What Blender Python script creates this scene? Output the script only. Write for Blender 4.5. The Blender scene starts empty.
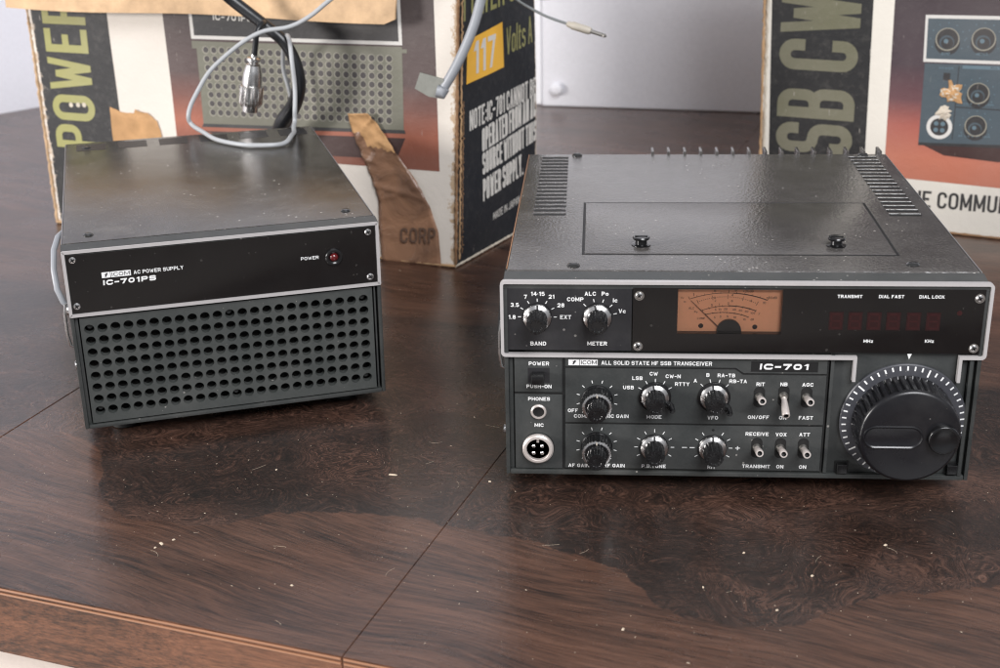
D = {'box1': [(-437.28, 492.62, 0.0), (-64.58, 371.71, 0.0), (-5.08, 499.13, 0.0), (-437.04, 492.73, 240.0), (-55.33, 372.72, 240.0), (-5.22, 499.12, 240.0)],
 'box2': [(192.06, 530.06, 0.0), (494.71, 405.03, -0.0), (186.14, 530.79, 240.0), (494.71, 405.03, 240.0)],
 'burl': [(-303.57, 55.06), (-272.79, 69.68), (-245.76, 54.17), (-223.57, 4.66), (-211.83, -17.86), (-195.65, -33.63), (-171.68, -42.23), (-147.42, -44.44),
          (-131.58, -34.51), (-106.99, -26.19), (-74.7, -29.3), (-32.29, -34.07), (-0.29, -49.14), (30.13, -58.75), (54.68, -71.03), (68.46, -95.46),
          (81.52, -113.33), (103.17, -123.63), (134.06, -123.14), (153.59, -110.41), (173.98, -96.38), (207.09, -89.97), (235.98, -83.68)],
 'c_black': [(-239.42, 375.86, 220.5), (-227.83, 377.36, 209.93), (-214.71, 376.25, 199.62), (-201.25, 373.99, 189.45), (-189.43, 372.26, 179.19),
             (-182.08, 371.98, 164.16), (-180.67, 373.62, 146.35), (-187.15, 379.93, 129.65), (-198.73, 387.89, 114.6), (-206.84, 396.83, 98.15),
             (-212.15, 398.55, 77.35)],
 'c_black2': [(-203.13, 364.08, 193.92), (-206.07, 358.73, 188.88), (-208.13, 359.4, 179.94), (-210.36, 360.12, 169.43)],
 'c_blade': [(-66.86, 332.5, 148.67), (-66.68, 333.49, 157.24), (-83.52, 346.31, 160.78), (-86.71, 345.24, 152.15)],
 'c_conn': [(-210.28, 360.1, 170.18), (-215.08, 361.66, 145.81), (-217.54, 362.45, 128.81)],
 'c_grey': [(-134.76, 341.91, 223.63), (-149.22, 341.34, 212.56), (-161.4, 340.04, 202.19), (-176.57, 339.7, 195.21), (-197.39, 339.1, 191.87),
            (-217.93, 337.35, 181.45), (-235.29, 332.47, 165.65), (-248.11, 326.11, 147.08), (-252.44, 322.26, 134.57), (-250.5, 321.97, 127.17),
            (-236.66, 303.8, 124.97), (-217.6, 286.98, 123.75), (-200.63, 276.93, 123.58), (-183.57, 274.33, 123.45), (-174.22, 280.33, 123.43),
            (-171.39, 294.15, 124.5), (-178.53, 339.28, 123.83), (-178.18, 343.38, 135.01), (-178.41, 347.66, 149.15), (-178.57, 349.81, 168.07),
            (-180.54, 356.76, 181.65), (-187.04, 373.58, 184.19), (-194.18, 388.52, 174.3), (-196.43, 395.55, 155.42), (-193.59, 394.63, 138.41),
            (-192.45, 394.26, 121.12), (-196.03, 395.42, 98.46)],
 'c_jack': [(-27.98, 412.4, 213.94), (-14.84, 408.14, 203.9), (-4.8, 404.88, 198.26), (9.06, 400.38, 192.05), (24.37, 395.42, 187.42), (41.07, 390.0, 182.89),
            (51.63, 386.57, 178.88)],
 'c_loop': [(-3.19, 404.36, 204.29)],
 'c_thick': [(-32.87, 340.39, 224.21), (-36.63, 339.51, 213.19), (-41.88, 337.01, 195.98), (-49.42, 335.25, 178.5), (-58.55, 334.0, 161.47),
             (-67.12, 334.68, 148.24)],
 'f1': {'bw': [(0.2074, 0.8017), (0.211, 0.449)],
        'corp': [(0.8796, 0.0775), (0.9583, 0.0904)],
        'dots': [(0.0842, 0.4542), (0.103, 0.4561), (0.119, 0.4576)],
        'flap': [(-0.0099, 0.8012), (0.8931, 0.8036)],
        'frame': [(0.4087, 0.8007), (0.4118, 0.718), (0.88, 0.7279), (0.8763, 0.7933)],
        'grille': [(0.4191, 0.7034), (0.4217, 0.4233), (0.8867, 0.4519), (0.8842, 0.7188)],
        'h': [(0.4407, 0.6765), (0.4469, 0.4642), (0.8541, 0.4797), (0.8561, 0.6787)],
        'lab': [(0.4649, 0.7908), (0.5553, 0.7897)],
        'lab2': [(0.7894, 0.8225)],
        'pb': [(0.7416, 0.3182), (0.9646, 0.3243)],
        'pr': [(0.9484, 0.8681), (0.9639, 0.3222)],
        'shade': [(0.4218, 0.411), (0.8888, 0.439), (0.8662, 0.3666), (0.6499, 0.3573)],
        'tan': [(0.1871, 0.4573), (0.2071, 0.4486), (0.2092, 0.4416), (0.2478, 0.442), (0.2541, 0.4569), (0.2839, 0.4457), (0.3048, 0.4196), (0.3143, 0.3744),
                (0.3128, 0.3528), (0.1848, 0.338)],
        'tape': [(0.768, 0.4954), (0.817, 0.5037), (0.8448, 0.4307), (0.8816, 0.3517), (0.9165, 0.2824), (0.9428, 0.2081), (0.9627, 0.1187), (0.9697, -0.0054),
                 (0.9087, -0.0127), (0.8351, -0.0186), (0.8296, 0.1045), (0.8287, 0.2087), (0.8053, 0.3151), (0.7756, 0.4229)],
        'text': [(0.0169, 0.2962), (0.1421, 0.3331), (0.0388, 0.8141), (0.1556, 0.8271)],
        'wp': [(0.3445, 0.8034), (0.3518, 0.3786)]},
 'f2': {'body': [(0.4081, 0.5841), (0.4055, 0.3154), (0.6005, 0.3262), (0.5802, 0.5989)],
        'com': [(0.4635, 0.0865), (0.618, 0.0928), (0.4598, 0.1467)],
        'dl': [(0.0173, 0.7752), (0.0216, 0.2409)],
        'eE': [(0.4208, 0.0827)],
        'frame': [(0.3986, 0.7481), (0.4014, 0.5924), (0.5799, 0.6039), (0.5686, 0.7566)],
        'horizon': [(0.343, 0.4133)],
        'knobs': [(0.4542, 0.6717), (0.5377, 0.6779), (0.5374, 0.4976), (0.5389, 0.3871)],
        'kr': [(0.4776, 0.6734)],
        'mic': [(0.4501, 0.3795)],
        'pb': [(0.3851, 0.182), (0.6114, 0.1806)],
        'pl': [(0.3234, 0.7929), (0.325, 0.252)],
        'power': [(0.4528, 0.5527)],
        'shadow': [(0.4105, 0.3094), (0.4808, 0.2787), (0.6053, 0.2621)],
        'text': [(0.0391, 0.3305), (0.2347, 0.3528), (0.0362, 0.4499), (0.0445, 0.5435), (0.2435, 0.5609), (0.0415, 0.6627), (0.236, 0.5602)],
        'torn': [(0.4758, 0.4979)],
        'wl': [(0.2714, 0.7899), (0.2746, 0.2726)]},
 'labels_glass': [('TRANSMIT', 172.9, 111.9, 1.6), ('DIAL FAST', 193.24, 111.96, 1.6), ('DIAL LOCK', 212.93, 111.92, 1.6), ('MHz', 183.77, 88.08, 1.6),
                  ('KHz', 213.87, 88.34, 1.6)],
 'labels_low': [('POWER', 17.78, 73.69, 2.0), ('PUSH-ON', 17.73, 60.82, 1.9), ('PHONES', 17.69, 53.69, 1.9), ('MIC', 17.6, 38.59, 1.9),
                ('OFF', 35.37, 47.45, 1.9), ('COMP', 39.89, 44.27, 1.9), ('MIC GAIN', 58.22, 44.44, 1.9), ('AF GAIN', 38.56, 15.43, 1.9),
                ('RF GAIN', 57.3, 15.62, 1.9), ('USB', 64.03, 60.9, 1.9), ('LSB', 68.57, 66.17, 1.9), ('CW', 76.9, 68.73, 1.9), ('CW-N', 86.82, 67.41, 1.9),
                ('RTTY', 91.62, 63.11, 1.9), ('A', 98.27, 65.13, 1.9), ('B', 104.56, 68.33, 1.9), ('RA-TB', 113.95, 68.19, 1.9), ('RB-TA', 120.04, 65.0, 1.9),
                ('MODE', 77.59, 44.28, 1.9), ('VFO', 107.92, 44.23, 1.9), ('P.B.TUNE', 78.09, 15.59, 1.9), ('RIT', 108.41, 15.54, 1.9),
                ('+', 121.34, 26.84, 1.9), ('RIT', 131.55, 63.49, 1.9), ('NB', 143.4, 63.59, 1.9), ('AGC', 155.47, 63.48, 1.9), ('ON/OFF', 131.36, 44.81, 1.9),
                ('ON', 143.85, 44.7, 1.9), ('FAST', 155.63, 44.81, 1.9), ('RECEIVE', 131.21, 35.21, 1.9), ('VOX', 143.58, 35.1, 1.9),
                ('ATT', 155.62, 35.22, 1.9), ('TRANSMIT', 131.6, 16.39, 1.9), ('ON', 143.98, 16.4, 1.9), ('ON', 155.75, 16.4, 1.9)],
 'labels_up': [('1.8', 4.3, 99.56, 2.0), ('3.5', 5.78, 106.16, 2.0), ('7', 11.25, 110.59, 2.0), ('14·15', 17.51, 112.19, 2.0), ('21', 24.44, 110.69, 2.0),
               ('28', 29.16, 106.13, 2.0), ('EXT', 31.61, 99.72, 2.0), ('COMP', 36.45, 109.38, 2.0), ('ALC', 43.99, 112.41, 2.0), ('Po', 51.47, 112.47, 2.0),
               ('Ic', 56.58, 108.95, 2.0), ('Vc', 60.16, 103.17, 2.0), ('BAND', 17.56, 85.14, 2.0), ('METER', 47.69, 85.4, 2.0)],
 'meter_arcs': [[(93.98, 108.59), (112.82, 111.98), (132.97, 108.22)], [(100.68, 102.63), (113.16, 105.09), (127.51, 102.43)],
                [(102.4, 100.35), (112.7, 101.48), (123.82, 99.13)], [(98.23, 107.11), (113.56, 109.93), (127.93, 106.32)]],
 'meter_needle': [(108.24, 93.05), (94.65, 108.12)],
 'meter_screws': [(100.2, 94.18), (127.37, 93.78)],
 'meter_txt': [('1', 95.95, 111.02, 1.5), ('5', 106.66, 113.17, 1.5), ('9', 116.91, 113.59, 1.5), ('+20dB', 123.17, 113.03, 1.3),
               ('+60dB', 134.94, 109.62, 1.3), ('0', 106.64, 109.39, 1.2), ('2', 106.97, 107.8, 1.0), ('4', 115.45, 110.84, 1.2), ('6', 115.35, 107.73, 1.2),
               ('8', 124.94, 107.81, 1.2), ('10', 131.44, 106.83, 1.2), ('5', 105.4, 105.44, 1.2), ('1', 109.06, 105.75, 1.2), ('0', 113.54, 106.48, 1.2),
               ('5', 107.32, 102.96, 1.1), ('10', 109.38, 103.12, 1.1), ('20', 112.28, 103.35, 1.1), ('40', 116.62, 103.11, 1.1), ('60', 119.88, 102.65, 1.1),
               ('80', 122.88, 102.12, 1.1), ('100', 125.96, 101.31, 1.1), ('%', 129.22, 100.92, 1.2), ('5', 107.0, 98.78, 1.1), ('0', 109.9, 99.16, 1.1),
               ('5', 113.45, 99.39, 1.1), ('10', 117.03, 98.87, 1.1), ('15', 121.95, 97.79, 1.1), ('dB', 125.84, 97.82, 1.1), ('Vc', 90.42, 109.25, 1.0),
               ('Ic', 91.78, 107.2, 1.0), ('ALC', 95.14, 103.76, 1.1), ('Po', 97.49, 101.7, 1.1), ('COMP', 100.22, 98.24, 1.1)],
 'ps': {'acps': [(37.36, 92.4), (64.73, 92.43)],
        'badge': [(19.93, 91.06), (35.39, 90.57), (35.81, 94.04), (20.23, 94.45)],
        'holes': [(10.02, 61.66), (165.25, 60.96), (9.04, 10.74), (167.09, 10.39)],
        'ic': [(20.17, 88.33), (49.06, 87.81)],
        'led': (150.38, 89.66),
        'power': (136.25, 90.57),
        'scr': [(5.55, 102.87), (4.64, 75.84), (171.19, 102.71), (171.32, 75.19)]},
 'psR': [0.00807, 0.00367, 0.35106],
 's1': {'l1': [(0.1538, 0.4413), (1.0005, 0.4686), (0.1448, 0.5077)],
        'l2': [(0.2978, 0.3529), (0.9979, 0.3952), (0.2916, 0.4315)],
        'l3': [(0.299, 0.2739), (1.0007, 0.3074), (0.2929, 0.3486)],
        'l4': [(0.3002, 0.1829), (0.824, 0.206), (0.2941, 0.2602)],
        'l5': [(0.4277, 0.098), (0.7669, 0.1104), (0.4275, 0.125)],
        'n117': [(0.1962, 0.6205), (0.4657, 0.6258), (0.2057, 0.7251)],
        'pw': [(0.0643, 0.7935), (0.7444, 0.8141), (0.0554, 0.8579)],
        'volts': [(0.5991, 0.6455), (0.9573, 0.6594), (0.5867, 0.7367)],
        'y': [(0.1139, 0.5975), (0.5717, 0.6096), (0.546, 0.761), (0.1161, 0.7356)]},
 't_knob': (-3.51, 1056.46, 0.0),
 't_seam': (-17.58, 1025.75, 0.0),
 't_strip': (-26.55, 1001.85, 0.0),
 't_wl0': (-679.83, 937.58, 0.0),
 't_wl1': (-650.84, 971.63, 0.0)}
import bpy, bmesh, math, random
from mathutils import Matrix, Vector, Euler, noise
random.seed(7)
C = bpy.context.scene.collection
PI = math.pi
MM = .001

# ------------------------------------------------------------------ materials
def lin(c):
    c /= 255.
    return c/12.92 if c <= .04045 else ((c+.055)/1.055)**2.4
def rgb(r, g, b): return (lin(r), lin(g), lin(b), 1)
class NT:
    def __init__(s, name):
        s.m = bpy.data.materials.new(name); s.m.use_nodes = True
        s.t = s.m.node_tree; s.n = s.t.nodes; s.l = s.t.links
        s.b = s.n['Principled BSDF']; s.c = None
    def coord(s, kind='Object'):
        if s.c is None: s.c = s.n.new('ShaderNodeTexCoord')
        return s.c.outputs[kind]
    def add(s, typ, **kw):
        n = s.n.new(typ)
        for k, v in kw.items(): setattr(n, k, v)
        return n
    def put(s, sock, v):
        if hasattr(v, 'links') or isinstance(v, bpy.types.NodeSocket): s.l.new(v, sock)
        else: sock.default_value = v
    def noise(s, scale, detail=3, rough=.5, vec=None, dist=0):
        n = s.add('ShaderNodeTexNoise'); s.l.new(vec or s.coord(), n.inputs['Vector'])
        n.inputs['Scale'].default_value = scale; n.inputs['Detail'].default_value = detail
        n.inputs['Roughness'].default_value = rough; n.inputs['Distortion'].default_value = dist
        return n.outputs['Fac']
    def vor(s, scale, vec=None, feature='F1'):
        n = s.add('ShaderNodeTexVoronoi', feature=feature); s.l.new(vec or s.coord(), n.inputs['Vector'])
        n.inputs['Scale'].default_value = scale
        return n
    def ramp(s, f, stops, interp='LINEAR'):
        r = s.add('ShaderNodeValToRGB'); r.color_ramp.interpolation = interp
        e = r.color_ramp.elements
        while len(e) < len(stops): e.new(.5)
        for i, (p, c) in enumerate(stops):
            e[i].position = p; e[i].color = c if len(c) == 4 else (*c, 1)
        s.l.new(f, r.inputs['Fac']); return r.outputs['Color']
    def step(s, f, a, b):
        n = s.add('ShaderNodeMapRange'); n.clamp = True
        s.l.new(f, n.inputs['Value']); n.inputs['From Min'].default_value = a; n.inputs['From Max'].default_value = b
        return n.outputs['Result']
    def mix(s, f, a, b, blend='MIX'):
        n = s.add('ShaderNodeMix', data_type='RGBA', blend_type=blend)
        s.put(n.inputs[0], f); s.put(n.inputs[6], a); s.put(n.inputs[7], b); return n.outputs[2]
    def math(s, op, a, b=0., c=0.):
        n = s.add('ShaderNodeMath', operation=op); s.put(n.inputs[0], a); s.put(n.inputs[1], b); s.put(n.inputs[2], c); return n.outputs[0]
    def bump(s, h, dist, strength=1., norm=None):
        n = s.add('ShaderNodeBump'); s.l.new(h, n.inputs['Height']); n.inputs['Distance'].default_value = dist
        n.inputs['Strength'].default_value = strength
        if norm: s.l.new(norm, n.inputs['Normal'])
        s.l.new(n.outputs['Normal'], s.b.inputs['Normal']); return n.outputs['Normal']
    def set(s, **kw):
        names = dict(color='Base Color', rough='Roughness', metal='Metallic', spec='Specular IOR Level', coat='Coat Weight', coatr='Coat Roughness', trans='Transmission Weight', alpha='Alpha', em='Emission Color', ems='Emission Strength')
        for k, v in kw.items(): s.put(s.b.inputs[names[k]], v)
        return s.m

def dusty(name, col, rough=.45, metal=0., dust=.5, dustcol=(.30, .28, .26, 1), bump=0., bscale=900, spec=.5, speck=.10, grain=0.):
    """painted surface with fine texture, uneven dust film and small specks"""
    t = NT(name)
    big = t.noise(28, 5, .65); fine = t.noise(700, 2, .6)
    film = t.math('MULTIPLY', t.step(big, .42, .75), dust*.22)
    c = t.mix(film, col, dustcol)
    c = t.mix(t.math('MULTIPLY', t.step(fine, .35, .7), .18), c, tuple(min(1, x*1.8) for x in col[:3])+(1,))
    if grain:
        gr_ = t.noise(1500, 3, .75); g2_ = t.noise(60, 4, .6)
        c = t.mix(t.math('MULTIPLY', t.step(t.math('ADD', gr_, t.math('MULTIPLY', g2_, .25)), .66, .80), grain), c, (.20, .185, .165, 1))
    v = t.vor(520); sc_ = t.add('ShaderNodeSeparateColor'); t.l.new(v.outputs['Color'], sc_.inputs[0])
    rad = t.math('MULTIPLY', t.math('MULTIPLY', t.step(sc_.outputs[0], .965-speck*.25, 1.), t.step(big, .35, .6)), .42)
    spk = t.math('LESS_THAN', v.outputs['Distance'], rad)
    c = t.mix(t.math('MULTIPLY', spk, min(1., dust)), c, (.5, .47, .43, 1))
    r = t.math('ADD', t.math('MULTIPLY', big, .22), rough-.1)
    m = t.set(color=c, rough=r, metal=metal, spec=spec)
    if bump: t.bump(t.noise(bscale, 2, .5), bump)
    return m
def flat(name, col, rough=.5, metal=0., spec=.5, coat=0.):
    t = NT(name)
    n = t.noise(260, 3, .6)
    c = t.mix(t.math('MULTIPLY', n, .35), col, tuple(x*.62 for x in col[:3])+(1,))
    return t.set(color=c, rough=t.math('ADD', t.math('MULTIPLY', n, .12), rough-.06), metal=metal, spec=spec, coat=coat)

M = {}
M['cover'] = dusty('cover_paint', (.044, .040, .038, 1), .22, bump=.00020, bscale=620, dust=.6, speck=.12, spec=.6, grain=.40)
M['cover_ps'] = dusty('brushed_cover_paint', (.014, .0115, .009, 1), .20, bump=.00010, bscale=900, dust=.6, speck=.22, spec=.6, grain=.65)
M['bezel'] = dusty('bezel_plastic', (.029, .0315, .0305, 1), .42, bump=.00004, dust=.5)
M['panel'] = dusty('panel_paint', (.030, .0325, .032, 1), .45, bump=.00003, dust=.4, speck=.05)
M['grille'] = dusty('grille_paint', (.042, .046, .044, 1), .45, bump=.00003, dust=.4, speck=.06)
M['panelblk'] = dusty('upper_panel_paint', (.012, .012, .014, 1), .42, bump=.00002, dust=.3, speck=.05)
M['glass'] = dusty('black_acrylic', (.0035, .0030, .0031, 1), .10, dust=.05, speck=.09)
M['trim'] = flat('light_trim', rgb(172, 168, 167), .38)
M['white'] = flat('white_print', (.78, .78, .77, 1), .5)
M['silver'] = flat('silver_metal', (.72, .71, .70, 1), .26, 1.)
M['dull'] = flat('dull_metal', (.42, .40, .37, 1), .4, 1.)
M['pinkmetal'] = flat('worn_nickel', (.72, .65, .61, 1), .34, .55)
M['knob'] = dusty('knob_plastic', (.005, .005, .0055, 1), .22, dust=.08, speck=.03)
M['dial'] = dusty('dial_plastic', (.006, .006, .0075, 1), .30, dust=.22, speck=.10, bump=.00001)
M['skirt'] = dusty('dial_skirt_paint', (.042, .043, .050, 1), .4, dust=.2, speck=.02)
M['black'] = flat('matt_black', (.004, .004, .004, 1), .6)
M['screw'] = flat('screw_steel', (.30, .30, .29, 1), .3, 1.)
M['darkscrew'] = flat('blackened_screw', (.02, .02, .02, 1), .25, 0., .7)
M['led'] = NT('red_led').set(color=(.085, .005, .006, 1), rough=.12, coat=.5)
M['digit'] = flat('unlit_red_digit', (.016, .0028, .0028, 1), .35)
M['digitseg'] = flat('unlit_red_segment', (.028, .005, .005, 1), .35)
M['edge_reflection'] = flat('painted_orange_reflection', (.42, .21, .10, 1), .4, .6)  # orange reflection painted as the colour of the radio's left edge
M['edge'] = flat('worn_metal_edge', (.33, .32, .33, 1), .4, .5)
def pane():
    t = NT('clear_window')
    tr = t.add('ShaderNodeBsdfTransparent'); gl = t.add('ShaderNodeBsdfGlossy'); gl.inputs['Roughness'].default_value = .05
    fr = t.add('ShaderNodeFresnel'); fr.inputs['IOR'].default_value = 1.45
    mx = t.add('ShaderNodeMixShader'); t.l.new(fr.outputs[0], mx.inputs[0]); t.l.new(tr.outputs[0], mx.inputs[1]); t.l.new(gl.outputs[0], mx.inputs[2])
    t.l.new(mx.outputs[0], t.n['Material Output'].inputs['Surface']); return t.m
M['pane'] = pane()
M['meterface'] = flat('orange_meter_card', (.90, .42, .23, 1), .6)
M['meterink'] = flat('meter_ink', (.018, .008, .006, 1), .6)
M['cgrey'] = flat('grey_cable_sheath', (.36, .37, .38, 1), .42)
M['cthick'] = flat('thick_grey_cable_sheath', (.27, .28, .30, 1), .4)
M['cblack'] = flat('black_cable_sheath', (.010, .011, .013, 1), .35)
M['cdark'] = flat('thin_grey_lead', (.16, .17, .17, 1), .45)
M['blade'] = flat('olive_grey_clip', (.095, .098, .080, 1), .5)
M['jack'] = flat('beige_plug_sleeve', (.42, .38, .32, 1), .5)

def kraft(name, col, worn=.35):
    t = NT(name)
    mp = t.add('ShaderNodeMapping'); mp.inputs['Scale'].default_value = (1, 1, 6); t.l.new(t.coord(), mp.inputs['Vector'])
    n = t.noise(60, 5, .6); f = t.noise(420, 3, .6, mp.outputs[0])
    c = t.mix(t.step(n, .3, .75), col, tuple(x*.62 for x in col[:3])+(1,))
    c = t.mix(t.math('MULTIPLY', f, worn), c, tuple(x*.4 for x in col[:3])+(1,))
    m = t.set(color=c, rough=.75, spec=.25)
    t.bump(n, .0008); return m
M['kraft'] = kraft('kraft_cardboard', (.52, .33, .18, 1))
M['kraftlt'] = kraft('pale_kraft_cardboard', (.62, .42, .25, 1), .2)
M['torn'] = kraft('torn_cardboard_edge', (.30, .17, .09, 1), .6)
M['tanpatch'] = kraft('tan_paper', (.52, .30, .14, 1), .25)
M['fluff'] = kraft('torn_paper_fibre', (.62, .55, .45, 1), .2)
def tapemat():
    t = NT('brown_packing_tape')
    n = t.noise(35, 4, .6, dist=.6); f = t.noise(300, 3, .5)
    c = t.mix(t.step(n, .35, .7), (.25, .135, .08, 1), (.14, .078, .05, 1))
    m = t.set(color=c, rough=t.math('ADD', .28, t.math('MULTIPLY', f, .2)), spec=.5); t.bump(n, .003); return m
M['tape'] = tapemat(); M['tapeink'] = flat('faint_ink_on_tape', (.10, .060, .042, 1), .5)

def printed(name, col, wear=1., rough=.55, kcol=(.50, .42, .34, 1), grad=None, fine=.0, fadec=.30):
    """ink on carton: rubbed at the sheet's borders (uv 0..1), scratches, scuffs; grad = list of (t, colour) up the sheet"""
    t = NT(name); uv = t.coord('UV')
    sp = t.add('ShaderNodeSeparateXYZ'); t.l.new(uv, sp.inputs[0]); u, v = sp.outputs[0], sp.outputs[1]
    if grad: col = t.ramp(v, grad)
    n1 = t.noise(22, 6, .7, dist=.4); n2 = t.noise(150, 5, .75); n3 = t.noise(9, 3, .5)
    eu = t.math('MINIMUM', u, t.math('SUBTRACT', 1., u))
    edge = t.math('MULTIPLY', t.math('SUBTRACT', .028, t.math('MINIMUM', eu, .028)), 12.)
    w = t.math('ADD', t.math('ADD', t.math('MULTIPLY', n2, .62), t.math('MULTIPLY', n1, .38)), edge)
    mask = t.step(w, .755-.06*wear, .80-.05*wear)
    # thin scratches : stretched noise
    mp = t.add('ShaderNodeMapping'); mp.inputs['Rotation'].default_value = (.3, .7, .5); mp.inputs['Scale'].default_value = (14, 1.2, 2.4); t.l.new(t.coord(), mp.inputs['Vector'])
    scr = t.step(t.noise(38, 2, .5, mp.outputs[0]), .735, .76)
    fade = t.mix(t.math('MULTIPLY', t.step(n3, .35, .7), .10+.08*wear), col, (fadec, fadec*.9, fadec*.84, 1))
    c = t.mix(t.math('MULTIPLY', t.step(n2, .5, .72), .05*wear), fade, (.5, .45, .4, 1))
    c = t.mix(t.math('MULTIPLY', scr, .45*wear), c, (.42, .38, .34, 1))
    c = t.mix(mask, c, kcol)
    m = t.set(color=c, rough=rough, spec=.35); t.bump(t.math('ADD', n2, t.math('MULTIPLY', n1, 2.)), .0003); return m
M['ink_black'] = printed('black_carton_ink', (.016, .016, .017, 1), 1.25, fadec=.045)
M['ink_navy'] = printed('blue_black_carton_ink', (.011, .014, .019, 1), .9, fadec=.04)
M['ink_white'] = printed('off_white_carton', (.60, .55, .49, 1), .5, kcol=(.40, .29, .19, 1))
M['ink_white2'] = printed('cream_carton', (.66, .62, .55, 1), .25, kcol=(.45, .36, .27, 1))
M['ink_olive'] = printed('olive_lettering_ink', (.27, .26, .09, 1), .9)
M['ink_olive2'] = printed('dull_olive_lettering_ink', (.125, .12, .075, 1), 1.1)
M['ink_letter'] = printed('white_lettering_ink', (.62, .60, .56, 1), .6, kcol=(.2, .18, .16, 1))
M['ink_yellow'] = printed('orange_yellow_sticker', (.83, .44, .035, 1), .4, kcol=(.8, .7, .5, 1))
M['ink_plain_black'] = printed('black_lettering_ink', (.03, .03, .03, 1), .1)
g1 = [(0, (.16, .055, .035)), (.36, (.19, .065, .04)), (.43, (.30, .095, .055)), (.52, (.14, .055, .042)), (.60, (.065, .040, .038)), (1, (.036, .028, .028))]
M['photo1'] = printed('printed_backdrop_brown', None, .7, grad=g1, kcol=(.5, .4, .33, 1))
g2 = [(0, (.40, .14, .085)), (.26, (.44, .15, .095)), (.37, (.32, .09, .068)), (.46, (.11, .046, .052)), (.58, (.050, .032, .040)), (1, (.028, .021, .024))]
M['photo2'] = printed('printed_backdrop_red', None, .5, grad=g2, kcol=(.55, .48, .45, 1))
M['pic_body'] = printed('printed_grey_green', (.135, .132, .10, 1), .6)
M['pic_hole'] = printed('printed_hole', (.045, .040, .040, 1), .4)
M['pic_ring'] = printed('printed_ring', (.25, .235, .19, 1), .4)
M['pic_black'] = printed('printed_black', (.028, .027, .028, 1), .6)
M['pic_blue'] = printed('printed_slate_blue', (.058, .078, .092, 1), .35)
M['pic_bluelt'] = printed('printed_pale_slate', (.10, .15, .18, 1), .3)
M['pic_white'] = printed('printed_white', (.55, .53, .50, 1), .4)
M['pic_shadow'] = printed('printed_shadow', (.045, .022, .020, 1), .3)

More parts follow.
